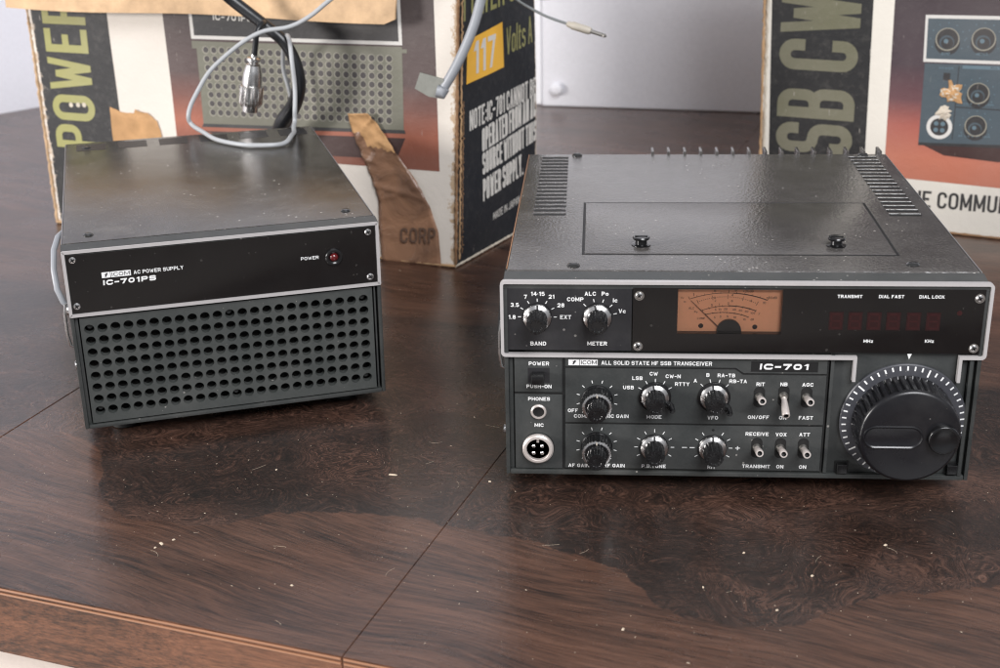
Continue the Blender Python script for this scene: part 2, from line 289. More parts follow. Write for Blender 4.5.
# burl / straight grain veneer
BANG = -0.2755
def table_mat(edge=False):
    t = NT('table_veneer_edge' if edge else 'table_veneer')
    rot = t.add('ShaderNodeMapping'); rot.inputs['Rotation'].default_value = (0, 0, -BANG); t.l.new(t.coord(), rot.inputs['Vector'])
    sp = t.add('ShaderNodeSeparateXYZ'); t.l.new(rot.outputs[0], sp.inputs[0]); u, v = sp.outputs[0], sp.outputs[1]
    # straight grain: slow warp bends it into cathedral arcs
    warp = t.noise(3.2, 2, .5); warp2 = t.noise(9, 2, .5)
    vv = t.math('ADD', t.math('ADD', v, t.math('MULTIPLY', u, .11)), t.math('ADD', t.math('MULTIPLY', warp, .095), t.math('MULTIPLY', warp2, .018)))
    cb = t.add('ShaderNodeCombineXYZ'); t.l.new(t.math('MULTIPLY', u, .07), cb.inputs[0]); t.l.new(vv, cb.inputs[1]); t.l.new(sp.outputs[2], cb.inputs[2])
    cb3 = t.add('ShaderNodeCombineXYZ'); t.l.new(t.math('MULTIPLY', u, .045), cb3.inputs[0]); t.l.new(vv, cb3.inputs[1]); t.l.new(sp.outputs[2], cb3.inputs[2])
    g1_ = t.noise(42, 3, .6, cb.outputs[0]); g2_ = t.noise(330, 5, .75, cb.outputs[0]); g3_ = t.noise(1100, 3, .7, cb3.outputs[0])
    g = t.math('ADD', t.math('ADD', t.math('MULTIPLY', g1_, .27), t.math('MULTIPLY', g2_, .40)), t.math('MULTIPLY', g3_, .33))
    straight = t.ramp(g, [(.37, (.009, .0048, .0036)), (.43, (.027, .0128, .0085)), (.49, (.056, .0262, .0165)), (.56, (.088, .0415, .0260)), (.68, (.140, .070, .045))])
    if edge: straight = t.mix(1., straight, (1.7, 1.45, 1.15, 1), 'MULTIPLY')
    if not edge:
        # swirling burl : doubly warped noise contour lines
        w1 = t.add('ShaderNodeTexNoise'); w1.inputs['Scale'].default_value = 16; w1.inputs['Detail'].default_value = 2; t.l.new(rot.outputs[0], w1.inputs['Vector'])
        sub = t.add('ShaderNodeVectorMath', operation='SUBTRACT'); t.l.new(w1.outputs['Color'], sub.inputs[0]); sub.inputs[1].default_value = (.5, .5, .5)
        sc = t.add('ShaderNodeVectorMath', operation='SCALE'); t.l.new(sub.outputs[0], sc.inputs[0]); sc.inputs['Scale'].default_value = .085
        ad = t.add('ShaderNodeVectorMath', operation='ADD'); t.l.new(rot.outputs[0], ad.inputs[0]); t.l.new(sc.outputs[0], ad.inputs[1])
        mp = t.add('ShaderNodeMapping'); mp.inputs['Scale'].default_value = (.62, 1.25, 1); t.l.new(ad.outputs[0], mp.inputs['Vector'])
        a = t.noise(14, 2, .5, mp.outputs[0], .7)
        sb = t.add('ShaderNodeSeparateXYZ'); t.l.new(mp.outputs[0], sb.inputs[0])
        cv = t.add('ShaderNodeCombineXYZ'); t.l.new(t.math('MULTIPLY', a, 230.), cv.inputs[0]); t.l.new(t.math('MULTIPLY', sb.outputs[0], 75.), cv.inputs[1]); t.l.new(t.math('MULTIPLY', sb.outputs[1], 75.), cv.inputs[2])
        streak = t.noise(1.0, 5, .68, cv.outputs[0])
        cv2 = t.add('ShaderNodeCombineXYZ'); t.l.new(t.math('MULTIPLY', a, 620.), cv2.inputs[0]); t.l.new(t.math('MULTIPLY', sb.outputs[0], 190.), cv2.inputs[1]); t.l.new(t.math('MULTIPLY', sb.outputs[1], 190.), cv2.inputs[2])
        st2 = t.noise(1.0, 3, .6, cv2.outputs[0])
        zone = t.noise(14, 3, .5, mp.outputs[0])
        brk = t.noise(420, 3, .7, mp.outputs[0])
        fine = t.math('ADD', t.math('ADD', t.math('ADD', t.math('MULTIPLY', streak, .38), t.math('MULTIPLY', st2, .34)), t.math('MULTIPLY', brk, .30)), t.math('MULTIPLY', t.math('SUBTRACT', zone, .5), .34))
        burl = t.ramp(fine, [(.36, (.0085, .0055, .0045)), (.47, (.0160, .0095, .0075)), (.53, (.034, .0180, .0130)), (.60, (.080, .041, .029)), (.72, (.150, .080, .056))])
        # burl outline : hand-laid curve v(u)
        fc = t.add('ShaderNodeFloatCurve')
        lim = [(-.5, .02), (-.307, -.020), (-.282, -.012), (-.251, -.020), (-.225, -.045), (-.205, -.074), (-.179, -.086), (-.154, -.0875), (-.130, -.0815), (-.117, -.069), (-.096, -.055), (-.064, -.048), (-.022, -.043), (.013, -.047), (.045, -.049), (.072, -.056), (.092, -.074), (.109, -.087), (.133, -.0905), (.1625, -.082), (.178, -.065), (.194, -.046), (.224, -.031), (.25, -.017), (.33, .03), (.5, .06)]
        cu = fc.mapping.curves[0]
        while len(cu.points) < len(lim): cu.points.new(.5, .5)
        for p, (a_, b_) in zip(cu.points, lim): p.location = (a_+.5, (b_+.2)*2.); p.handle_type = 'AUTO'
        fc.mapping.update(); 
        jit = t.math('MULTIPLY', t.math('SUBTRACT', t.noise(38, 4, .65), .5), .020)
        t.l.new(t.math('ADD', u, .5), fc.inputs['Value'])
        low = t.math('SUBTRACT', t.math('MULTIPLY', fc.outputs[0], .5), .2)
        m1 = t.step(t.math('SUBTRACT', t.math('ADD', v, jit), low), -.0004, .0012)
        top = t.math('ADD', .17, t.math('MULTIPLY', t.noise(7, 2, .5), .10))
        m2 = t.step(t.math('SUBTRACT', top, v), 0., .012)
        mask = t.math('MULTIPLY', m1, m2)
        col = t.mix(mask, straight, burl)
    else: col = straight
    # dust film and specks
    film = t.math('MULTIPLY', t.step(t.noise(5, 4, .6), .4, .7), .035)
    col = t.mix(film, col, (.35, .32, .30, 1))
    smudge = t.noise(12, 5, .65)
    t.set(color=col, rough=t.math('ADD', .20, t.math('MULTIPLY', smudge, .16)), spec=.42, coat=.22, coatr=.26)
    t.bump(t.math('ADD', t.noise(340, 2, .5), t.math('MULTIPLY', t.noise(40, 2, .5), 1.5)), .00012)
    return t.m
M['table'] = table_mat(); M['tedge'] = table_mat(True)
M['bead'] = flat('edge_bead', (.30, .15, .085, 1), .35)
M['groove'] = flat('dark_joint', (.006, .004, .003, 1), .6)
M['wall'] = flat('pale_wall', (.82, .82, .88, 1), .7)
M['cabinet'] = flat('white_cabinet_paint', (.84, .84, .88, 1), .5)
M['strip'] = flat('cabinet_side_strip', (.86, .86, .88, 1), .5)
M['floor'] = flat('pale_floor', (.62, .55, .50, 1), .7)
M['crumb'] = flat('crumb', (.55, .45, .34, 1), .7)

# ------------------------------------------------------------------ mesh helpers (all sizes in millimetres)
class MB:
    def __init__(s, *mats): s.bm = bmesh.new(); s.mats = list(mats); s.uv = None
    def mi(s, m):
        if m is None: return 0
        if m not in s.mats: s.mats.append(m)
        return s.mats.index(m)
    def poly(s, pts, m=None, uvs=None):
        vs = [s.bm.verts.new(p) for p in pts]
        f = s.bm.faces.new(vs); f.material_index = s.mi(m)
        if uvs:
            l = s.bm.loops.layers.uv.verify()
            for lp, q in zip(f.loops, uvs): lp[l].uv = q
        return f
    def box(s, x0, x1, y0, y1, z0, z1, m=None, bev=0., seg=2, mat=None):
        r = bmesh.ops.create_cube(s.bm, size=1.)
        vs = r['verts']
        for v in vs:
            v.co = Vector(((x0+x1)/2+v.co.x*(x1-x0), (y0+y1)/2+v.co.y*(y1-y0), (z0+z1)/2+v.co.z*(z1-z0)))
        fs = list({f for v in vs for f in v.link_faces})
        for f in fs: f.material_index = s.mi(m)
        if bev:
            es = list({e for v in vs for e in v.link_edges})
            r2 = bmesh.ops.bevel(s.bm, geom=es, offset=bev, segments=seg, affect='EDGES', profile=.6)
            vs = list({v for f in r2['faces'] for v in f.verts} | {v for v in vs if v.is_valid})
        if mat:
            for v in vs: v.co = mat @ v.co
        return s
    def lathe(s, prof, cx, cz, y0=0, seg=32, m=None, mod=None, mat=None, caps=True):
        """profile (r, out) about an axis pointing to -y through (cx, cz)"""
        rings = []
        for r, o in prof:
            ring = []
            for k in range(seg):
                a = 2*PI*k/seg; rr = r*(mod(a, o) if mod else 1)
                p = Vector((cx+rr*math.cos(a), y0-o, cz+rr*math.sin(a)))
                ring.append(s.bm.verts.new(mat @ p if mat else p))
            rings.append(ring)
        i = s.mi(m)
        for a, b in zip(rings, rings[1:]):
            for k in range(seg):
                try: f = s.bm.faces.new((a[k], a[(k+1) % seg], b[(k+1) % seg], b[k])); f.material_index = i
                except ValueError: pass
        if caps:
            for ring, rv in ((rings[0], True), (rings[-1], False)):
                f = s.bm.faces.new(ring[::-1] if rv else ring); f.material_index = i
        return s
    def tube(s, pts, r, m=None, seg=12, rr=None, close=True):
        pts = [Vector(p) for p in pts]
        rings = []; up = Vector((0, 0, 1)); prev = None
        for i, p in enumerate(pts):
            d = (pts[min(i+1, len(pts)-1)]-pts[max(i-1, 0)]).normalized()
            if prev is None:
                a = d.cross(up if abs(d.z) < .9 else Vector((1, 0, 0))).normalized()
            else: a = (prev-d*prev.dot(d)).normalized()
            prev = a; b = d.cross(a)
            q = rr[i] if rr else r
            rings.append([s.bm.verts.new(p+(a*math.cos(2*PI*k/seg)+b*math.sin(2*PI*k/seg))*q) for k in range(seg)])
        i = s.mi(m)
        for a, b in zip(rings, rings[1:]):
            for k in range(seg):
                f = s.bm.faces.new((a[k], a[(k+1) % seg], b[(k+1) % seg], b[k])); f.material_index = i
        if close:
            for ring, rv in ((rings[0], 1), (rings[-1], 0)):
                f = s.bm.faces.new(ring[::-1] if rv else ring); f.material_index = i
        return s
    def stroke(s, pts, w, y0, y1, m=None):
        """solid strip of width w laid inside-right of an x,z polyline, between depths y0 (front) and y1"""
        P = [Vector((a, b)) for a, b in pts]; L_, R_ = [], []
        for i, p in enumerate(P):
            d0 = (P[i]-P[i-1]).normalized() if i else None
            d1 = (P[i+1]-P[i]).normalized() if i < len(P)-1 else None
            d0 = d0 or d1; d1 = d1 or d0
            n0 = Vector((d0.y, -d0.x)); n1 = Vector((d1.y, -d1.x)); n = (n0+n1).normalized(); k = 1/max(.3, n.dot(n0))
            L_.append(p); R_.append(p+n*w*k)
        i = s.mi(m); V = s.bm.verts.new
        A = [V((p.x, y0, p.y)) for p in L_]; B = [V((p.x, y0, p.y)) for p in R_]; A2 = [V((p.x, y1, p.y)) for p in L_]; B2 = [V((p.x, y1, p.y)) for p in R_]
        for k in range(len(P)-1):
            for q in ((A[k], A[k+1], B[k+1], B[k]), (A2[k], A2[k+1], A[k+1], A[k]), (B[k], B[k+1], B2[k+1], B2[k])):
                f = s.bm.faces.new(q); f.material_index = i
        for k in (0, -1):
            f = s.bm.faces.new((A[k], B[k], B2[k], A2[k])); f.material_index = i
        return s
    def mesh_in(s, verts, faces, m=None):
        vs = [s.bm.verts.new(v) for v in verts]; i = s.mi(m)
        for f in faces:
            try: ff = s.bm.faces.new([vs[k] for k in f]); ff.material_index = i
            except ValueError: pass
    def build(s, name, parent=None, smooth=True, ang=35, loc=None):
        bm = s.bm
        bmesh.ops.recalc_face_normals(bm, faces=[f for f in bm.faces]) if smooth else None
        me = bpy.data.meshes.new(name); bm.to_mesh(me); bm.free()
        me.transform(Matrix.Scale(MM, 4))
        for m in s.mats: me.materials.append(m)
        if smooth:
            me.shade_smooth(); me.set_sharp_from_angle(angle=math.radians(ang))
        o = bpy.data.objects.new(name, me); C.objects.link(o)
        if parent: o.parent = parent
        if loc: o.location = loc
        return o

def thing(name, label, cat, loc=(0, 0, 0), rot=(0, 0, 0), group=None):
    o = bpy.data.objects.new(name, None); C.objects.link(o); o.empty_display_size = .02
    o.location = loc; o.rotation_euler = rot; o['label'] = label; o['category'] = cat
    if group: o['group'] = group
    return o
def tag(o, label, cat=None, group=None, kind=None):
    if label: o['label'] = label
    if cat: o['category'] = cat
    if group: o['group'] = group
    if kind: o['kind'] = kind
    return o

GL = {
'A': [1.05, [(0, 0), (.5, 1), (1, 0)], [(.17, .30), (.83, .30)]], 'B': [1, 'c', [(0, 0), (1, 0, 1), (1, .52, 1), (0, .52)], 'c', [(0, .52), (.94, .52, 1), (.94, 1, 1), (0, 1)]],
'C': [1, [(1, .70), (1, 1, 1), (0, 1, 1), (0, 0, 1), (1, 0, 1), (1, .30)]], 'D': [1, 'c', [(0, 0), (1, 0, 1), (1, 1, 1), (0, 1)]],
'E': [.9, [(1, 1), (0, 1), (0, 0), (1, 0)], [(0, .52), (.9, .52)]], 'F': [.85, [(1, 1), (0, 1), (0, 0)], [(0, .50), (.88, .50)]],
'G': [1.05, [(1, .72), (1, 1, 1), (0, 1, 1), (0, 0, 1), (1, 0, 1), (1, .46), (.55, .46)]], 'H': [1, [(0, 0), (0, 1)], [(1, 0), (1, 1)], [(0, .52), (1, .52)]],
'I': [0, [(0, 0), (0, 1)]], 'J': [.85, [(1, 1), (1, 0, 1), (0, 0, 1), (0, .28)]], 'K': [1, [(0, 0), (0, 1)], [(1, 1), (.05, .42)], [(.35, .62), (1, 0)]],
'L': [.85, [(0, 1), (0, 0), (1, 0)]], 'M': [1.3, [(0, 0), (0, 1), (.5, .12), (1, 1), (1, 0)]], 'N': [1.05, [(0, 0), (0, 1), (1, 0), (1, 1)]],
'O': [1.05, 'c', [(0, 0, 1), (1, 0, 1), (1, 1, 1), (0, 1, 1)]], 'P': [.95, [(0, 0), (0, 1), (1, 1, 1), (1, .45, 1), (0, .45)]],
'R': [1, [(0, 0), (0, 1), (1, 1, 1), (1, .48, 1), (0, .48)], [(.62, .48), (1, 0)]], 'S': [1, [(1, .74), (1, 1, 1), (0, 1, 1), (0, .52, 1), (1, .52, 1), (1, 0, 1), (0, 0, 1), (0, .26)]],
'T': [.95, [(0, 1), (1, 1)], [(.5, 1), (.5, 0)]], 'U': [1, [(0, 1), (0, 0, 1), (1, 0, 1), (1, 1)]], 'V': [1.05, [(0, 1), (.5, 0), (1, 1)]],
'W': [1.5, [(0, 1), (.26, 0), (.5, .9), (.74, 0), (1, 1)]], 'X': [1, [(0, 0), (1, 1)], [(0, 1), (1, 0)]], 'Y': [1.05, [(0, 1), (.5, .45), (1, 1)], [(.5, .45), (.5, 0)]],
'Z': [.95, [(0, 1), (1, 1), (0, 0), (1, 0)]], '0': [.9, 'c', [(0, 0, 1), (1, 0, 1), (1, 1, 1), (0, 1, 1)]], '1': [.42, [(0, .76), (.9, 1), (.9, 0)]],
'2': [.9, [(0, .72), (0, 1, 1), (1, 1, 1), (1, .52, 1), (0, 0), (1, 0)]], '3': [.9, [(0, .76), (0, 1, 1), (1, 1, 1), (1, .53, 1), (.4, .53)], [(.4, .53), (1, .53, 1), (1, 0, 1), (0, 0, 1), (0, .24)]],
'4': [.95, [(.76, 0), (.76, 1), (0, .3), (1, .3)]], '5': [.9, [(.95, 1), (.08, 1), (0, .56), (1, .60, 1), (1, 0, 1), (0, 0, 1), (0, .24)]],
'6': [.9, [(.95, .78), (.95, 1, 1), (0, 1, 1), (0, 0, 1), (1, 0, 1), (1, .57, 1), (0, .57)]], '7': [.9, [(0, 1), (1, 1), (.35, 0)]],
'8': [.9, 'c', [(0, 0, 1), (1, 0, 1), (1, .53, 1), (0, .53, 1)], 'c', [(.06, .53, 1), (.94, .53, 1), (.94, 1, 1), (.06, 1, 1)]], '9': [.9, [(.05, .22), (.05, 0, 1), (1, 0, 1), (1, 1, 1), (0, 1, 1), (0, .43, 1), (1, .43)]],
'-': [.6, [(0, .46), (1, .46)]], '+': [.8, [(0, .46), (1, .46)], [(.5, .1), (.5, .82)]], '.': [0, [(0, 0), (0, .07)]], '\u00b7': [0, [(0, .36), (0, .58)]], ':': [0, [(0, .06), (0, .24)], [(0, .52), (0, .70)]],
'/': [.7, [(0, 0), (1, 1)]], '%': [1, [(0, 0), (1, 1)], [(.1, .9), (.25, .9)], [(.75, .1), (.9, .1)]],
'o': [.85, 'c', [(0, 0, 1), (1, 0, 1), (1, .66, 1), (0, .66, 1)]], 'c': [.8, [(1, .48), (1, .66, 1), (0, .66, 1), (0, 0, 1), (1, 0, 1), (1, .18)]], 'z': [.75, [(0, .66), (1, .66), (0, 0), (1, 0)]],
'l': [0, [(0, 0), (0, 1)]], 't': [.5, [(.35, .92), (.35, 0), (1, 0)], [(0, .66), (1, .66)]], 's': [.8, [(1, .52), (1, .66, 1), (0, .66, 1), (0, .34, 1), (1, .34, 1), (1, 0, 1), (0, 0, 1), (0, .14)]], 'd': [.85, [(1, 1), (1, 0), (0, 0, 1), (0, .66, 1), (1, .66)]],
}
def _round(P, closed, R):
    out = []; n = len(P)
    for i, p in enumerate(P):
        c = Vector(p[:2])
        if len(p) < 3 or p[2] == 0 or (not closed and i in (0, n-1)): out.append(c); continue
        a, b = Vector(P[i-1][:2]), Vector(P[(i+1) % n][:2])
        la, lb = (a-c).length, (b-c).length
        r = min(R, la*.5 if len(P[i-1]) > 2 and P[i-1][2] else la*.98, lb*.5 if len(P[(i+1) % n]) > 2 and P[(i+1) % n][2] else lb*.98)
        p0, p1 = c+(a-c).normalized()*r, c+(b-c).normalized()*r
        k = 5
        for j in range(k+1):
            t = j/k; w_ = .42
            q0 = p0.lerp(c, .56); q1 = p1.lerp(c, .56)
            out.append(p0*(1-t)**3+q0*3*t*(1-t)**2+q1*3*t*t*(1-t)+p1*t**3)
    return out
_tc = {}
def textmesh(txt, wt=.17, ratio=None):
    """block lettering built from strokes: cap height 1, stroke wt; ratio = total width or None for the natural width.
    returns verts (x, y), faces, width, layer per vertex"""
    key = (txt, wt, ratio)
    if key in _tc: return _tc[key]
    gap = .16+.25*max(0, .17-wt) if ratio is None else None
    A_ = 0; B_ = 0; n = len(txt)
    for c in txt:
        if c == ' ': B_ += .42; continue
        A_ += 1; B_ += GL[c][0]
    if ratio is None: g = .60; sp = gap; total = A_*wt+B_*g+sp*(n-1)
    else:
        # spacing is a fixed share of the letter pitch
        total = ratio; free = ratio-A_*wt
        g = free/(B_+.26*(n-1)); sp = .26*g
        if g < .12: g = max(g, .05)
    V, F_, Ly = [], [], []; x = 0
    for c in txt:
        if c == ' ': x += .42*g+sp; continue
        G = GL[c]; gw = G[0]*g; closed = False; lay = 0
        for item in G[1:]:
            if item == 'c': closed = True; continue
            P = [(x+wt/2+p[0]*gw, wt/2+p[1]*(1-wt))+tuple(p[2:]) for p in item]
            raw = item
            runs = []
            if closed: runs = [(P, True)]
            else:
                cur = [P[0]]
                for q_ in P[1:]:
                    cur.append(q_)
                    if len(q_) < 3 and q_ is not P[-1]: runs.append((cur, False)); cur = [q_]
                runs.append((cur, False))
            lo, hi = wt/2, 1-wt/2; xl, xr = x+wt/2, x+wt/2+gw
            for P2, cl in runs:
                d = Vector(P2[-1][:2])-Vector(P2[0][:2])
                if len(P2) == 2 and abs(d.x) > .04 and abs(d.y) > .12:      # diagonal : cut level at both ends
                    if d.y < 0: P2 = P2[::-1]; d = -d
                    a, b = Vector(P2[0][:2]), Vector(P2[1][:2]); sl = d.x/d.y
                    if abs(a.y-lo) < .02: a = Vector((a.x-sl*0*(a.y), 0))
                    if abs(b.y-hi) < .02: b = Vector((b.x, 1))
                    hw = wt/2*min(1.3, d.length/abs(d.y))*(.82 if c in 'MWNK' else .95)
                    base = len(V); V += [(a.x-hw, a.y), (a.x+hw, a.y), (b.x+hw, b.y), (b.x-hw, b.y)]; Ly += [lay]*4; F_.append((base, base+1, base+2, base+3)); lay += 1
                    continue
                Q = _round(P2, cl, max(.12, min(gw*.5, .5))); Q = [q_ for n_, q_ in enumerate(Q) if n_ == 0 or (q_-Q[n_-1]).length > 1e-5]
                if cl and (Q[0]-Q[-1]).length < 1e-5: Q.pop()
                if not cl:
                    for e, o_ in ((0, 1), (-1, -2)):
                        dd = (Q[e]-Q[o_]).normalized()
                        if abs(dd.y) > .7 and (abs(Q[e].y-lo) < .02 or abs(Q[e].y-hi) < .02): Q[e] = Q[e]+dd*(wt/2)
                        elif abs(dd.x) > .7 and (abs(Q[e].x-xl) < .02 or abs(Q[e].x-xr) < .02): Q[e] = Q[e]+dd*(wt/2)
                m_ = len(Q); base = len(V)
                for i in range(m_):
                    d0 = (Q[i]-Q[i-1]).normalized() if (i or cl) else None; d1 = (Q[(i+1) % m_]-Q[i]).normalized() if (i < m_-1 or cl) else None
                    d0 = d0 or d1; d1 = d1 or d0
                    n0 = Vector((-d0.y, d0.x)); n1 = Vector((-d1.y, d1.x)); nn = (n0+n1).normalized()
                    k = min(1.5, 1/max(.35, nn.dot(n0)))*wt/2
                    a, b = Q[i]+nn*k, Q[i]-nn*k
                    V += [(a.x, a.y), (b.x, b.y)]; Ly += [lay, lay]
                for i in range(m_ if cl else m_-1):
                    j = (i+1) % m_; F_.append((base+2*i+1, base+2*j+1, base+2*j, base+2*i))
                lay += 1
            lay -= 1
            lay += 1; closed = False
        x += gw+wt+sp
    r = (V, F_, total, Ly); _tc[key] = r; return r
def put_text(mb, txt, fn, m, wt=.17, w=None, h=1., n=(0, -1, 0), lift=.012):
    """fn maps (x, y) in the sheet to 3D; w = total width or None for natural; h = cap height"""
    vs, fs, wd, ly = textmesh(txt, wt, None if w is None else round(w/h, 4)); n = Vector(n)
    mb.mesh_in([Vector(fn(a*h, b*h))+n*lift*k for (a, b), k in zip(vs, ly)], fs, m)
    return wd*h
def label(mb, txt, x, z, cap, y, m, wt=.205, w=None):
    if m.name == 'white_print': cap *= 1.07
    wd = textmesh(txt, wt)[2]*cap if w is None else w
    put_text(mb, txt, lambda a, b: (x-wd/2+a, y, z-cap/2+b), m, wt, w=w, h=cap)

def screw_mb(mb, x, z, y, r=1.7, m=None, slot=True):
    mb.lathe([(r, -1), (r, .35), (r*.8, .75), (r*.35, .9)], x, z, y, 18, m)
    if slot:
        for a in (.5, .5+PI/2):
            c, s_ = math.cos(a), math.sin(a); w, l = .18*r, .62*r
            pts = [(x+c*i*l-s_*j*w, y-.97, z+s_*i*l+c*j*w) for i, j in ((-1, -1), (1, -1), (1, 1), (-1, 1))]
            mb.poly(pts, M['black'])

# ------------------------------------------------------------------ camera
cam = bpy.data.cameras.new('Camera'); co = bpy.data.objects.new('Camera', cam); C.objects.link(co)
co.location = (.04623097, -.6377803, .34191428); co.rotation_euler = (1.19600692, .01817244, .06833625)
cam.lens = 48.29557; cam.sensor_width = 36; cam.clip_start = .02; cam.clip_end = 60
cam.dof.use_dof = True; cam.dof.focus_distance = .74; cam.dof.aperture_fstop = 14
bpy.context.scene.camera = co

# ------------------------------------------------------------------ setting
def at(p): return Vector(p)*1000
du = Vector((math.cos(BANG), math.sin(BANG), 0)); dv = Vector((-du.y, du.x, 0))
E1 = Vector((-61.8, -154.1, 0))
def UV(u, v, z=0): return E1+du*u+dv*v+Vector((0, 0, z))
fl = MB(M['floor']); fl.poly([(-4000, -3000, -740), (4000, -3000, -740), (4000, 3500, -740), (-4000, 3500, -740)])
tag(fl.build('floor', smooth=False), 'pale beige floor far below the table edge', kind='structure')

tb = thing('table', 'dark brown veneer table with burl figure and two leaf joints', 'table', (0, 0, -.74))
def leaf(u0, u1, L=[0]):
    v0, v1 = 0, 1500
    m = MB(M['table'])
    m.box(0, 1, 0, 1, 0, 1)
    bmv = list(m.bm.verts)
    for v in bmv:
        v.co = UV(u0+v.co.x*(u1-u0), v0+v.co.y*(v1-v0), -38+v.co.z*38) + Vector((0, 0, 740))
    bmesh.ops.bevel(m.bm, geom=list(m.bm.edges), offset=.28, segments=2, affect='EDGES')
    for f in m.bm.faces:
        if abs(f.normal.z) < .5: f.material_index = m.mi(M['tedge'])
    m.bm.normal_update()
    for f in m.bm.faces:
        f.material_index = m.mi(M['tedge']) if abs(f.normal.dot(dv)) > .75 or abs(f.normal.dot(du)) > .9 else 0
    return m.build('leaf', tb, ang=50)
leaf(-1100, -290.35); leaf(-289.75, -.14); leaf(.14, 900)
bd = MB(M['bead'])
for u0, u1 in ((-1100, -290.4), (-289.7, -.6), (.9, 900)):
    for z, r in ((-1.0, .55), (-3.4, .55)):
        bd.tube([UV(u0, -.25, z)+Vector((0, 0, 740)), UV(u1, -.25, z)+Vector((0, 0, 740))], r, seg=8)
bd.build('edge_bead', tb)
ap = MB(M['floor'])
a0, a1 = UV(-1080, 4, 702), UV(880, 4, 702)
ap.box(0, 1, 0, 1, 0, 1)
for v in ap.bm.verts:
    v.co = UV(-1060+v.co.x*1900, 14+v.co.y*1380, 20+v.co.z*682)
ap.build('pale_base', tb)

# walls standing along the back of the table
W = MB(M['wall'])
k = Vector((-573, 1092, 0)); wl = Vector((-573-700*.53, 1092-700*.848-420, 0)); wr = Vector((1500, 740, 0))
k = Vector((-573, 1090, 0)); wl = k+(Vector((-679.8, 937.6, 0))-Vector((-650.8, 971.6, 0))).normalized()*1500
ndir = (wr-k).normalized(); back = Vector((-ndir.y, ndir.x, 0))
for a, b, t_ in ((wl, k, 1), (k, wr, 1)):
    n = (b-a).normalized(); nb = Vector((-n.y, n.x, 0))*40
    q = [a, b, b+nb, a+nb]
    lo = [Vector((p.x, p.y, -740)) for p in q]; hi = [Vector((p.x, p.y, 900)) for p in q]
    W.mesh_in(lo+hi, [(0, 1, 5, 4), (1, 2, 6, 5), (2, 3, 7, 6), (3, 0, 4, 7), (4, 5, 6, 7), (0, 3, 2, 1)])
tag(W.build('wall', smooth=False), 'pale bluish wall behind the table', kind='structure')
# white cabinet with a round knob between the cartons
base = Vector((-18, 997.5, 0)); dr = Vector((268, -45.5, 0)).normalized(); dn = Vector((dr.y, -dr.x, 0))
rz = math.atan2(dr.y, dr.x)
cb = thing('cabinet', 'white cabinet with a round knob, seen between the two cartons', 'cabinet', (base.x*MM, base.y*MM, .0005), (0, 0, rz))
m = MB(M['cabinet']); m.box(0, 900, -9, 14, 0, 620, bev=2.5); m.build('door_panel', cb)
m = MB(M['strip']); m.box(-22, -1.5, -4, 14, 0, 620, bev=3, seg=3); m.build('side_strip', cb)
m = MB(M['cabinet']); m.box(-150, 900, 15, 60, 0, 610, bev=2); m.build('cabinet_body', cb)
m = MB(M['cabinet']); m.lathe([(3, 0), (3, 2), (6.5, 3.4), (7.4, 6), (6.4, 8.4), (4, 9.6), (1, 10)], 19, 22, -9, 28); m.build('round_knob', cb)

# ------------------------------------------------------------------ radio
R0 = thing('radio_transceiver', 'wide dark grey amateur radio with orange meter, knobs and large tuning dial', 'radio')
# cover
m = MB(M['cover'])
m.box(.6, 240.4, 15.5, 262, 13, 119.7, bev=1.6, seg=3)
cov = m.build('cover', R0)
def louver(mb, xa0, xa1, xb0, xb1, ya, yb, n):
    for i in range(n):
        t = (i+.3)/n; y = ya+(yb-ya)*t; x0 = xa0+(xb0-xa0)*t; x1 = xa1+(xb1-xa1)*t
        mb.poly([(x0, y, 119.78), (x1, y, 119.78), (x1, y+3.6, 119.78), (x0, y+3.6, 119.78)], M['black'])
        # pressed lip
        mb.mesh_in([(x0, y+3.6, 119.7), (x1, y+3.6, 119.7), (x1, y+3.9, 120.1), (x0, y+3.9, 120.1), (x0, y+7.2, 119.7), (x1, y+7.2, 119.7)],
                   [(0, 1, 2, 3), (3, 2, 5, 4), (0, 3, 4), (1, 5, 2)], M['cover'])
for q in ((10.1, 29, 10.1, 27.7), (214.5, 232.5, 214.5, 232.5)):
    m = MB(M['black']); louver(m, *q, 112, 255, 17); m.build('vent_louvers', cov)
m = MB(M['cover'])
m.box(40.6, 203.6, 42.6, 140.0, 119.2, 120.05, bev=.5)
h = m.build('hatch', R0)
g = MB(M['black']); 
for a, b, c, d in ((39.2, 205.0, 41.2, 42.6), (39.2, 205.0, 140.0, 141.6), (39.2, 40.6, 42.6, 140.0), (203.6, 205.0, 42.6, 140.0)):
    g.poly([(a, c, 119.79), (b, c, 119.79), (b, d, 119.79), (a, d, 119.79)])
g.build('gap', h, smooth=False)
def vert_lathe(mb, prof, x, y, z, seg=24, m=None, mod=None):
    mt = Matrix.Translation((x, y, z)) @ Matrix.Rotation(-PI/2, 4, 'X')
    mb.lathe(prof, 0, 0, 0, seg, m, mod, mat=mt)
for x in (71, 174.8):
    m = MB(M['knob'])
    vert_lathe(m, [(5.2, 0), (5.2, .7), (3.2, 1.1), (3.0, 3.2), (4.4, 3.6), (4.7, 4.4), (4.3, 5.0), (2, 5.2)], x, 57.5, 119.9)
    m.box(x-3.4, x+3.4, 56.6, 58.4, 125.0, 125.5, bev=.2)
    m.build('latch', h)
for x, y in ((33.6, 258), (35.1, 22.7), (208.6, 26.8), (225, 258)):
    m = MB(M['darkscrew']); vert_lathe(m, [(3.4, 0), (3.4, .5), (2.6, 1.3), (1, 1.6)], x, y, 119.6, 20)
    m.box(x-2, x+2, y-.35, y+.35, 121.05, 121.3); m.build('screw', cov)
m = MB(M['edge'])
m.box(240.15, 240.65, 16, 262, 118.9, 119.5, bev=.1); m.build('wear_reflection_edge', cov)
